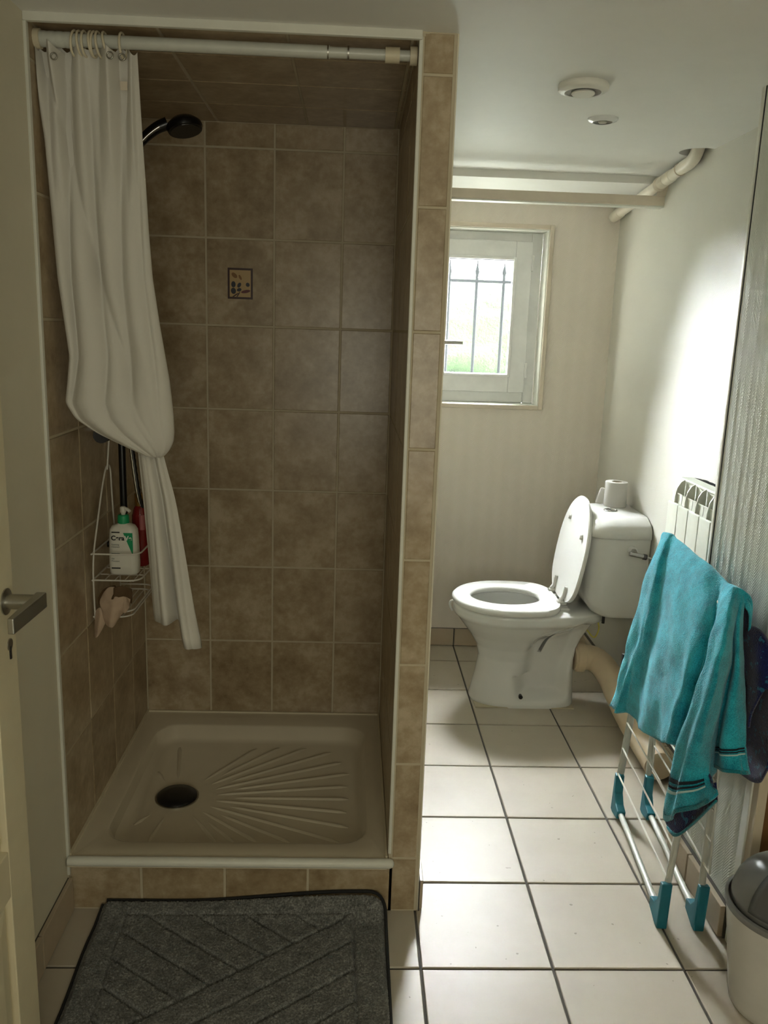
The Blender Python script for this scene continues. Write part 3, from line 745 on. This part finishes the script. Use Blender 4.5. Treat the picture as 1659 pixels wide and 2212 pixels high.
edge = [(X0-.003+.004*math.sin(Y0*14+j*(Y1-Y0)/20*14), Y0+(Y1-Y0)*j/20*.985, .004+sm(-.075, 0, Y0+(Y1-Y0)*j/20*.985)*.016) for j in range(21)]
tube('left_binding', edge, .0035, M['matback'], mt, 8)
edge = []
for k in range(30):
    x = X0+.006+(X1-X0-.05)*k/29; edge.append((x, -.0055, .010+.016+.030*sm(.25, .70, x)+.002))
for k in range(1, 9):
    a = PI/2*k/8; edge.append((X1-.044+.044*math.sin(a), -.0055-.045*(1-math.cos(a)), .012+sm(-.075, 0, -.045*(1-math.cos(a)))*.046))
for k in range(1, 16): edge.append((X1+.001, -.05-.5*k/15, .006+sm(-.075, 0, -.05-.5*k/15)*.046))
tube('binding', edge, .0040, M['matback'], mt, 8)

# ------------------------------------------------------------------ toilet
TY = 1.252
to = thing('toilet', (1.34, TY, 0), 'white ceramic toilet with raised lid and close coupled cistern', 'toilet')
def egg(x0, x1, hw, xc, z, nb=2.6, nf=2.0, n=144):
    D = []; N0 = 480
    for k in range(N0+1):
        a = 2*PI*k/N0; c, s = math.cos(a), math.sin(a); e = 2/(nb if c > 0 else nf)
        X = abs(c)**e*(1 if c > 0 else -1); Y = abs(s)**e*(1 if s > 0 else -1)
        D.append((xc+X*((x1-xc) if c > 0 else (xc-x0)), Y*hw))
    L = [0]                                               # evenly spaced along the outline
    for p, q in zip(D, D[1:]): L.append(L[-1]+math.hypot(q[0]-p[0], q[1]-p[1]))
    out = []; i = 0
    for k in range(n):
        t = L[-1]*k/n
        while L[i+1] < t: i += 1
        f = (t-L[i])/max(1e-9, L[i+1]-L[i])
        out.append(Vector((D[i][0]+(D[i+1][0]-D[i][0])*f, TY+D[i][1]+(D[i+1][1]-D[i][1])*f, z)))
    return out
key = [(0, 1.140, 1.537, .106, 1.33, 4, 2.4), (.012, 1.136, 1.539, .108, 1.33, 4, 2.4), (.05, 1.144, 1.537, .101, 1.33, 4, 2.3), (.12, 1.158, 1.533, .094, 1.33, 4, 2.2), (.18, 1.166, 1.533, .092, 1.33, 3.6, 2.1),
       (.225, 1.156, 1.540, .101, 1.31, 3.2, 2.1), (.27, 1.128, 1.556, .124, 1.29, 3, 2), (.31, 1.097, 1.578, .150, 1.27, 2.8, 2), (.342, 1.072, 1.600, .168, 1.26, 2.6, 2), (.350, 1.064, 1.628, .178, 1.26, 2.6, 2), (.358, 1.060, 1.640, .182, 1.26, 2.6, 2), (.384, 1.058, 1.645, .183, 1.26, 2.6, 2), (.392, 1.064, 1.640, .178, 1.26, 2.6, 2)]
rings = []
for k0, k1 in zip(key, key[1:]):
    n = max(1, int((k1[0]-k0[0])/.006))
    for i in range(n):
        t = i/n; q = [a+(b-a)*t for a, b in zip(k0, k1)]; rings.append(egg(q[1], q[2], q[3], q[4], q[0], q[5], q[6]))
q = key[-1]; rings.append(egg(q[1], q[2], q[3], q[4], q[0], q[5], q[6]))
for z, a, b, h in ((.392, 1.112, 1.415, .122), (.38, 1.106, 1.42, .128), (.34, 1.115, 1.415, .120), (.28, 1.15, 1.40, .092), (.225, 1.20, 1.37, .05), (.21, 1.24, 1.33, .02)): rings.append(egg(a, b, h, 1.26, z, 2.2, 2))
for r in rings[:-6]:
    for p in r:                                           # hollowed flank beside the trap
        w = sm(1.295, 1.362, p.x+.25*(p.z-.06)*(1 if p.z < .12 else -.5))*(1-sm(1.465, 1.512, p.x-.30*max(0, p.z-.14)))
        w *= sm(.020, .066, p.z)*(1-sm(.24, .33, p.z-.35*(p.x-1.40)))
        p.y = TY+(p.y-TY)*(1-.62*w)
bm = bmesh.new(); loft(bm, rings)
bw = fin(bm, 'bowl', M['ceram'], to, True, angle=60)
bm = bmesh.new(); gp = [(1.388, .205), (1.402, .203), (1.440, .300), (1.428, .305)]
loft(bm, [[(x, TY-.3, z) for x, z in gp], [(x, TY+.3, z) for x, z in gp]]); ct = fin(bm, 'gap_cutter', M['ceram'])
md = bw.modifiers.new('gap', 'BOOLEAN'); md.operation = 'DIFFERENCE'; md.object = ct; md.solver = 'EXACT'
bpy.context.view_layer.update(); me = bpy.data.meshes.new_from_object(bw.evaluated_get(bpy.context.evaluated_depsgraph_get()))
bw.modifiers.clear(); bw.data = me; bpy.data.objects.remove(ct)
lathe('screw_cover', (1.322, TY-.092, .045), [(.008, -.012), (.008, .004), (.006, .006)], M['dark'], to, 14, 'Y')
box('floor_sealant', (1.15, TY-.104, 0), (1.53, TY+.104, .004), M['grout'], to)
# seat ring
bm = bmesh.new()
def seg(o_, i_): return None
O = [(1.057, 1.452, .192, .396), (1.053, 1.455, .196, .402), (1.053, 1.455, .196, .412), (1.060, 1.452, .190, .419)]
I = [(1.118, 1.392, .113, .419), (1.126, 1.386, .105, .412), (1.126, 1.386, .105, .402), (1.120, 1.392, .111, .396)]
rr_ = [egg(a, b, h, 1.26, z, 3.4, 2.0) for a, b, h, z in O]+[egg(a, b, h, 1.255, z, 2.2, 2.0) for a, b, h, z in I]
loft(bm, rr_+[rr_[0]], False, False); bmesh.ops.remove_doubles(bm, verts=bm.verts, dist=1e-5)
fin(bm, 'seat', M['seat'], to, True, angle=50)
# lid, raised and leaning on the cistern
hx, hz_ = 1.462, .418; ld = Vector((.062, 0, .385)).normalized(); ln_ = Vector((-ld.z, 0, ld.x))
def lidring(i, off):
    out = []
    for p in egg(-.40+i, .0-i*.3, .188-i, -.20, 0, 3.2, 2.0): out.append(Vector((hx, p.y, hz_))+ld*(-p.x)+ln_*off)
    return out
bm = bmesh.new(); loft(bm, [lidring(.006, -.016), lidring(.001, -.012), lidring(0, -.004), lidring(.004, 0), lidring(.016, -.002)])
li = fin(bm, 'lid', M['seat'], to, True, angle=40)
for l_, yy in ((.30, .095), (.265, -.10)):
    c = Vector((hx, TY+yy, hz_))+ld*l_-ln_*.002
    bm = bmesh.new(); a_ = ld; b_ = Vector((0, 1, 0))
    loft(bm, [[c+ln_*h+(a_*math.cos(2*PI*k/12)+b_*math.sin(2*PI*k/12))*r for k in range(12)] for r, h in ((.010, 0), (.010, .006), (.007, .010))]); fin(bm, 'bumper', M['seat'], li, True, angle=40)
for s_ in (-.075, .075):
    y = TY+s_
    h_ = lathe('hinge', (0, y, .418), [(.011, 1.440), (.012, 1.446), (.012, 1.466), (.010, 1.474)], M['seat'], to, 14, 'X')
    tube('hinge_post', smoothpath([(1.446, y, .414), (1.452, y, .430), (1.462, y, .445), (1.470, y, .480)], 4), .0075, M['seat'], to, 10)
    box('hinge_plate', (1.440, y-.018, .391), (1.486, y+.018, .400), M['seat'], to, .003)
# cistern
def rb4(x0, x1, hw, r, z): return [Vector((p.x, p.y, z)) for p in rrect(x0, x1, TY-hw, TY+hw, r, z, 7)]
def tank(x0, hw, r, z):   # rounded only at the front
    out = []
    for p in rrect(x0, 1.80, TY-hw, TY+hw, r, z, 8): out.append(Vector((min(p.x, 1.733), p.y, z)))
    return out
bm = bmesh.new(); loft(bm, [tank(1.60, .150, .04, .386), tank(1.578, .160, .05, .392), tank(1.555, .166, .06, .405), tank(1.530, .172, .06, .44), tank(1.523, .175, .06, .48), tank(1.524, .179, .058, .60), tank(1.528, .181, .056, .697)])
ta = fin(bm, 'cistern', M['ceram'], to, True, angle=50)
bm = bmesh.new(); loft(bm, [tank(1.521, .186, .058, .694), tank(1.516, .189, .060, .699), tank(1.516, .189, .060, .716), tank(1.521, .186, .060, .728), tank(1.532, .172, .060, .743), tank(1.545, .140, .055, .757), tank(1.556, .125, .05, .763), tank(1.572, .115, .045, .765)])
tk = fin(bm, 'cistern_lid', M['ceram'], to, True, angle=50)
lathe('flush_button', (1.628, TY-.02, .764), [(.026, 0), (.026, .004), (.023, .006), (.022, .004), (.001, .004)], M['chrome'], to, 28)
box('button_split', (1.627, TY-.041, .7675), (1.629, TY+.001, .7690), M['dark'], to)
iv = tube('inlet_valve', [(1.668, TY-.180, .655), (1.668, TY-.199, .655)], .016, M['pvc'], to, 18)
tube('valve_nut', [(1.668, TY-.196, .655), (1.668, TY-.212, .652)], .011, M['steel'], iv, 6)
tube('valve_body', [(1.650, TY-.210, .650), (1.700, TY-.210, .640)], .0085, M['chrome'], iv, 12)
tube('valve_cap', [(1.700, TY-.210, .640), (1.712, TY-.210, .6376)], .0105, M['dark'], iv, 12)
tube('supply_tube', [(1.712, TY-.21, .6376), (1.731, TY-.21, .632)], .004, M['pvc'], iv, 8)
tube('wing_bolt', [(1.607, TY-.12, .387), (1.607, TY-.12, .356)], .006, M['dark'], to, 8)
# rim hook at the front of the bowl
hk = tube('rim_hook', smoothpath([(1.068, TY-.015, .398), (1.050, TY-.015, .398), (1.043, TY-.015, .388), (1.046, TY-.015, .372), (1.054, TY-.015, .358)], 4), .0045, M['seat'], to, 8)
# waste pipe
wpi = thing('waste_pipe', (1.62, 1.1, .05), 'beige plastic waste pipe bending from the toilet along the wall', 'pipe')
WPY = TY-.02
wpp = smoothpath([(1.535, WPY, .180), (1.575, WPY, .180), (1.612, WPY-.005, .176), (1.640, WPY-.035, .162), (1.658, WPY-.095, .135), (1.666, WPY-.19, .100), (1.668, WPY-.32, .075), (1.668, .62, .056)], 6)
tube('pipe', wpp, .049, M['pipe'], wpi, 24)
tube('socket', [(1.543, WPY, .181), (1.546, WPY, .181), (1.574, WPY, .180), (1.577, WPY, .180)], [.052, .058, .058, .053], M['pipe'], wpi, 24)
q0 = wpp[14]; q1 = wpp[15]
tube('elbow_joint', [q0, q1], .0505, M['pipe'], wpi, 24)
yc_ = tag(tube('yellow_cord', smoothpath([(1.560, TY+.02, .325), (1.585, TY+.0, .285), (1.610, TY-.02, .262), (1.622, TY-.03, .30), (1.615, TY-.03, .335)], 5), .003, M['yellow'], None, 8), 'thin yellow cord looped behind the toilet bowl', 'cord')
# toilet roll
tp = thing('toilet_roll', (1.672, 1.325, .764), 'white toilet paper roll standing on the cistern lid', 'toilet roll')
lathe('roll', (1.672, 1.325, .7652), [(.019, 0), (.041, 0), (.0425, .003), (.0425, .092), (.041, .095), (.019, .095), (.019, .001)], M['paper'], tp, 36, 'Z', False, False)
lathe('core', (1.672, 1.325, .7652), [(.0188, .002), (.0188, .094)], M['beige'], tp, 24, 'Z', False, False)
sheet('loose_sheet', [[(1.632, 1.335, .832-.009*i), (1.626-.0012*i, 1.345, .832-.009*i), (1.620-.0024*i, 1.355, .830-.0088*i)] for i in range(8)], M['paper'], tp, .0008, 1)

# ------------------------------------------------------------------ ceiling fittings
ve = thing('extractor_vent', (1.173, .298, CEIL), 'round white extractor vent with dark ring on the ceiling', 'vent')
VC = (1.173, .298, CEIL)
lathe('outer_ring', VC, [(.056, .001), (.059, -.003), (.0585, -.012), (.056, -.015), (.0435, -.0195), (.042, -.0185), (.0415, -.003)], M['ventw'], ve, 40, 'Z', False, False)
lathe('gap_shade', VC, [(.0418, -.0165), (.0418, -.0180), (.024, -.0180), (.001, -.0180)], M['blackm'], ve, 32)  # flush black disc paints the shade inside the vent gap
lathe('centre_disc', VC, [(.0265, -.0175), (.0275, -.021), (.025, -.0235), (.001, -.0245)], M['ventw'], ve, 32)
sp = thing('recessed_spotlight', (1.306, .598, CEIL), 'small round recessed spotlight on the ceiling behind the vent', 'spotlight')
SC = (1.306, .598, CEIL)
lathe('bezel', SC, [(.040, .001), (.0405, -.003), (.038, -.006), (.027, -.011), (.026, -.010), (.025, -.002)], M['pvc'], sp, 36, 'Z', False, False)
lathe('recess_shade', SC, [(.0258, -.008), (.0258, -.0098), (.018, -.0085), (.001, -.0085)], M['blackm'], sp, 28)  # flat black disc painted in for the shade of the recess
lathe('lens', SC, [(.012, -.008), (.010, -.0115), (.001, -.012)], M['steel'], sp, 20)
# pipe running along the right wall below the ceiling
cpz = thing('ceiling_pipe', (1.708, 1.3, 1.9), 'white drain pipe with jointed sockets sloping below the ceiling along the right wall', 'pipe')
pa, pb = Vector((1.708, 1.00, 1.953)), Vector((1.708, 1.785, 1.885))
def PP(y): t = (y-pa.y)/(pb.y-pa.y); return pa+(pb-pa)*t
tube('pipe', [PP(1.03), PP(1.79)], .0185, M['wpipe'], cpz, 20)
tube('elbow', smoothpath([(1.706, .935, 2.02), (1.706, .940, 1.992), (1.707, .962, 1.967), PP(1.0), PP(1.06)], 6), .0205, M['wpipe'], cpz, 20)
tube('socket', [PP(1.155), PP(1.16), PP(1.262), PP(1.27)], [.019, .0212, .0212, .021], M['wpipe'], cpz, 20)
tube('socket_ring', [PP(1.255), PP(1.262), PP(1.277), PP(1.284)], [.0215, .0240, .0240, .0205], M['arch'], cpz, 20)
tube('socket', [PP(1.70), PP(1.705), PP(1.788)], [.019, .0215, .0215], M['wpipe'], cpz, 20)
for y in (1.085, 1.205): tube('joint_ring', [PP(y), PP(y+.003)], .0216, M['arch'], cpz, 20)
be = thing('cross_bar', (1.3, 1.31, 1.86), 'beige painted bar crossing below the ceiling in front of the window', 'bar')
box('bar', (XP1, 1.288, 1.860), (XR, 1.325, 1.893), M['arch'], be, .002)
box('lit_underside', (XP1, 1.292, 1.855), (XR, 1.335, 1.8605), M['trim'], be)  # white strip paints in the daylight on the bar's underside
bm = bmesh.new(); w_ = [(1.262, 1.927), (1.300, 1.927), (1.318, 1.893), (1.283, 1.893)]
loft(bm, [[(XR-.024, y, z) for y, z in w_], [(XR, y, z) for y, z in w_]]); fin(bm, 'wall_bracket', M['arch'], be)

# ------------------------------------------------------------------ radiator
ra = thing('radiator', (1.69, .5, .3), 'white sectional aluminium radiator mounted on the far right wall', 'radiator')
y1 = .735; pitch = .080; XF = 1.648
for k in range(6):
    ya, yb = y1-pitch*(k+1), y1-pitch*k
    s_ = box('section', (XF, ya+.0012, .30), (XF+.010, yb-.0012, .908), M['rad'], ra, .002)
    ym = (ya+yb)/2
    bm = bmesh.new(); pr = [(XF+.004, .86), (XF+.004, .925), (XF+.009, .955), (XF+.019, .972), (XF+.032, .980), (XF+.032, .86)]
    loft(bm, [[(x, ym-.0016, z) for x, z in pr], [(x, ym+.0016, z) for x, z in pr]]); fin(bm, 'fin', M['rad'], s_)
    box('baffle', (XF+.010, ya+.001, .935), (XF+.013, yb-.001, .9385), M['rad'], s_)
    bm = bmesh.new(); pr = [(XF+.010, .89), (XF+.012, .936), (XF+.034, .90), (XF+.034, .88)]
    loft(bm, [[(x, ya+.002, z) for x, z in pr], [(x, yb-.002, z) for x, z in pr]]); fin(bm, 'deflector', M['rad'], s_)
box('top_plate', (XF+.031, y1-pitch*6, .972), (XF+.074, y1, .981), M['rad'], ra, .003)
box('core', (XF+.034, y1-pitch*6+.004, .31), (XF+.070, y1-.004, .973), M['rad'], ra)
box('side_fin', (XF+.012, y1-.004, .31), (XF+.034, y1, .90), M['rad'], ra, .002)
for y in (.65, .35): box('wall_bracket', (XF+.068, y-.012, .80), (XR, y+.012, .83), M['steel'], ra)

# ------------------------------------------------------------------ drying rack
rk = thing('drying_rack', (1.5, .2, 0), 'folded white clothes drying rack with teal feet beside the wall', 'drying rack')
fe = {}
FA = [(Vector((1.434, -.050, 0)), Vector((1.478, .452, 0)), 1), (Vector((1.522, -.058, 0)), Vector((1.566, .446, 0)), -1)]
for a, b, sg in FA:
    tops = []
    for p in (a, b):
        lean = .055*sg if sg > 0 else -.012
        top = Vector((p.x+lean, p.y-.002, .822)); tops.append(top)
        tube('leg', [p+Vector((0, 0, .035)), p+(top-p)*.5, top], .0082, M['rod'], rk, 12)
    tube('top_bar', tops, .0082, M['rod'], rk, 12)
    tube('floor_bar', [a+(b-a)*.06+Vector((0, 0, .026)), a+(b-a)*.94+Vector((0, 0, .026))], .0082, M['rod'], rk, 12)
    for p, s_ in ((a, 1), (b, -1)):
        d = (b-a).normalized()*s_; n_ = Vector((-d.y, d.x, 0)); w = .0125
        out = [(-.012, .002), (.006, .0), (.062, .012), (.066, .038), (.034, .046), (.013, .070), (.008, .125), (-.010, .128)]
        bm = bmesh.new(); loft(bm, [[p+d*u+Vector((-.0 if True else 0, -.06*z, z))+n_*q for u, z in out] for q in (-w, w)])
        fin(bm, 'foot', M['tealp'], rk, bevel=.003)
def wing(xt, zt, xb, zb, nm):
    P0 = [Vector((xt, -.050, zt)), Vector((xb, -.105, zb))]; dv = Vector((.030, .470, 0))
    for k in range(8):
        t = k/7
        p = P0[0].lerp(P0[1], .15+.85*t)
        tube('hanging_wire', [p, p+dv], .0027, M['wire'], rk, 6)
    a, b = P0; tube(nm, [a, b], .0028, M['rod'], rk, 8); tube(nm, [a+dv*.995, b+dv*.995], .0028, M['rod'], rk, 8)
wing(1.482, .80, 1.412, .175, 'wing_frame'); wing(1.512, .80, 1.512, .185, 'wing_frame')

# ------------------------------------------------------------------ towels
def tx(px, py, x): return pl(px, py, 0, x)
R_ = [ # ridge, upper, mid, low, bottom as (px, py, x)
 [(1430, 1157, 1.500), (1404, 1225, 1.462), (1374, 1340, 1.446), (1346, 1440, 1.436), (1322, 1525, 1.428)],
 [(1441, 1160, 1.496), (1416, 1240, 1.448), (1384, 1360, 1.430), (1356, 1465, 1.422), (1335, 1540, 1.418)],
 [(1452, 1170, 1.500), (1432, 1258, 1.458), (1404, 1378, 1.438), (1374, 1485, 1.430), (1358, 1542, 1.434)],
 [(1490, 1202, 1.497), (1468, 1300, 1.452), (1446, 1415, 1.428), (1426, 1520, 1.420), (1415, 1597, 1.418)],
 [(1525, 1232, 1.495), (1505, 1335, 1.448), (1486, 1445, 1.424), (1466, 1545, 1.416), (1450, 1605, 1.416)],
 [(1548, 1254, 1.500), (1532, 1355, 1.458), (1510, 1455, 1.440), (1490, 1550, 1.436), (1478, 1614, 1.440)],
 [(1560, 1266, 1.500), (1544, 1370, 1.466), (1524, 1470, 1.452), (1502, 1560, 1.448), (1486, 1618, 1.452)],
 [(1572, 1274, 1.490), (1540, 1385, 1.440), (1500, 1520, 1.414), (1456, 1650, 1.404), (1433, 1765, 1.402)],
 [(1582, 1280, 1.488), (1558, 1400, 1.436), (1524, 1540, 1.412), (1486, 1670, 1.404), (1476, 1754, 1.410)],
 [(1590, 1286, 1.496), (1573, 1415, 1.462), (1545, 1550, 1.448), (1528, 1660, 1.446), (1548, 1716, 1.442)],
 [(1596, 1292, 1.503), (1580, 1420, 1.482), (1556, 1550, 1.476), (1542, 1615, 1.476), (1534, 1656, 1.476)],
 [(1600, 1300, 1.507), (1592, 1430, 1.480), (1580, 1550, 1.478), (1576, 1620, 1.478), (1578, 1668, 1.478)],
 [(1604, 1312, 1.512), (1604, 1445, 1.512), (1610, 1555, 1.516), (1616, 1615, 1.518), (1622, 1672, 1.520)]]
ctrl = []
for r in R_:
    L = [tx(*q) for q in r]; y = L[0].y; z = L[0].z
    back = [Vector((1.540, y+.012, z-.30)), Vector((1.541, y+.008, z-.12)), Vector((1.534, y+.004, z-.03)), Vector((1.518, y+.002, z-.002))]
    ctrl.append(back+L)
G = dense(ctrl, 8, 7)
for jj, r in enumerate(G):
    for i, p in enumerate(r):
        u_ = max(0, (i/(len(r)-1)-.55)/.45); v_ = jj/(len(G)-1); p = p+Vector((-.007*u_*math.sin(2*PI*v_*9+2*u_)-.005*u_*math.sin(2*PI*v_*16+1-u_*3), 0, 0))
        r[i] = p+Vector((.006*mnoise.noise(p*16)+.004*mnoise.noise(Vector((p.x*8, p.y*70, p.z*8))), .003*mnoise.noise(p*20+Vector((5, 5, 5))), 0))
tw = thing('turquoise_towel', (1.46, .1, .3), 'turquoise terry towel draped over the drying rack with striped end', 'towel')
me_o = sheet('terry_cloth', G, M['teal'], tw, .005, 0, M['navy'])
def strip(name, rows_, f0, f1, mat, off=-.0045):     # border band woven across the hanging end, following the cloth
    gg = []
    for r in rows_:
        n = 24; m_ = len(r)-1; rr2 = []
        for q in range(5):
            f = (f0+(f1-f0)*q/4)*m_; i = min(int(f), m_-1); rr2.append(r[i].lerp(r[i+1], f-i)+Vector((off, off*1.0, 0)))
        gg.append(rr2)
    return sheet(name, gg, mat, tw, .0012, 0)
na, nb_, nc_ = 7*7, 9*7, 12*7
rowsA = G[na-2:nb_-1]; rowsB = G[10*7-1:12*7+1]
for f0, f1, mm in ((.895, .903, 'band'), (.909, .914, 'band'), (.919, .925, 'bandw'), (.975, .998, 'hem')): strip('border_stripe', rowsA, f0, f1, M[mm])
for f0, f1, mm in ((.868, .876, 'band'), (.882, .887, 'band'), (.893, .900, 'bandw'), (.972, .998, 'hem')): strip('border_stripe', rowsB, f0, f1, M[mm])
c = G[0][int(.86*len(G[0]))]
box('fabric_tag', (c.x-.006, c.y-.003, c.z-.024), (c.x+.004, c.y+.008, c.z+.020), M['ink'], tw)
IN = dense([[tx(1440, 1738, 1.412), tx(1437, 1768, 1.412), tx(1444, 1788, 1.414)], [tx(1475, 1728, 1.428), tx(1470, 1772, 1.424), tx(1462, 1806, 1.420)], [tx(1510, 1712, 1.445), tx(1505, 1755, 1.443), tx(1496, 1782, 1.436)], [tx(1546, 1690, 1.452), tx(1548, 1716, 1.453), tx(1549, 1730, 1.450)]], 4, 5)
sheet('inner_layer', IN, M['navy'], tw, .004, 0)
sheet('inner_hem', [[q[-2]+Vector((-.003, -.003, .002)), q[-1]+Vector((-.003, -.003, 0))] for q in IN], M['hem'], tw, .005, 0)
nt = thing('navy_towel', (1.55, -.1, .4), 'dark navy patterned towel hanging behind the turquoise towel', 'towel')
N_ = []
for y, zt_, zb in ((.20, .73, .42), (.08, .74, .40), (-.03, .765, .42), (-.09, .785, .43), (-.130, .780, .44), (-.160, .745, .46), (-.178, .68, .50)):
    k = sm(-.08, -.19, y) if False else max(0, min(1, (-.06-y)/.13))
    N_.append([Vector((1.530, y+.02, zt_-.10)), Vector((1.530, y+.01, zt_-.06)), Vector((1.534, y, zt_-.02)), Vector((1.548, y-.004, zt_+.002)), Vector((1.562, y-.006, zt_-.03)), Vector((1.566, y-.010*k, zt_-.16)), Vector((1.567, y-.012*k, (zt_+zb)/2-.05)), Vector((1.567, y-.014*k, zb))])
GN = dense(N_, 6, 6)
GN = [[p+Vector((.004*mnoise.noise(p*14), .004*mnoise.noise(p*18), 0)) for p in r] for r in GN]
sheet('terry_cloth', GN, M['navy'], nt, .005, 0)

# ------------------------------------------------------------------ bin
BX, BY = 1.588, -.292
bi = thing('waste_bin', (BX, BY, 0), 'small white bin with grey domed swing lid beside the door', 'bin')
lathe('body', (BX, BY, .001), [(.080, 0), (.085, .006), (.088, .02), (.114, .225), (.115, .236)], M['binw'], bi, 48)
lathe('rim', (BX, BY, .001), [(.1145, .232), (.1185, .234), (.1185, .246), (.112, .248), (.108, .240)], M['bing'], bi, 48, 'Z', False, False)
bm = bmesh.new(); rings = []
for k in range(10):
    a = PI/2*k/10; rings.append([Vector((BX+.108*math.cos(a)**.8*math.cos(t), BY+.108*math.cos(a)**.8*math.sin(t), .246+.100*math.sin(a))) for t in [2*PI*q/48 for q in range(48)]])
R = loft(bm, rings, False, True)
dm = fin(bm, 'dome_lid', M['bing'], bi, True); so = dm.modifiers.new('t', 'SOLIDIFY'); so.thickness = .002
bm = bmesh.new(); fr = []
for k in range(9):
    a = .12+.95*k/8; rr3 = .1095*math.cos(a)**.8
    fr.append([Vector((BX+rr3*math.cos(t), BY+rr3*math.sin(t), .2475+.1015*math.sin(a))) for t in [PI*(1.12+.76*q/16) for q in range(17)]])
loft(bm, fr, closed=False); fl_ = fin(bm, 'swing_flap', M['bind'], bi, True); so = fl_.modifiers.new('t', 'SOLIDIFY'); so.thickness = .002
lathe('knob', (BX, BY, .345), [(.012, 0), (.012, .004), (.008, .007)], M['binw'], bi, 16)

# sooty scuff on the wall above the radiator
bm = bmesh.new()
for k, (px, py, a, b) in enumerate(((1510, 1036, 12, 2.2), (1524, 1040, 9, 3), (1536, 1045, 10, 3), (1546, 1049, 5, 3))):
    pts = [pl(px+a*math.cos(2*PI*q/10), py+b*math.sin(2*PI*q/10)+.25*a*math.cos(2*PI*q/10), 0, XR) for q in range(10)]
    loft(bm, [[p+Vector((-.0006, 0, 0)) for p in pts], pts])
fin(bm, 'scuff_mark', M['dark'], wr)

# added frame dressing the fill light behind the camera; no window known there
wf = bpy.data.objects.new('fill_frame', None); COL.objects.link(wf); wf.location = (.9, YF, .6); struct(wf, 'added white frame around the fill light behind the camera')
for a, b in frame4(.40, 1.40, .58, 1.82, .05, YF, YF+.03): box('frame_piece', a, b, M['pvc'], wf, .003)
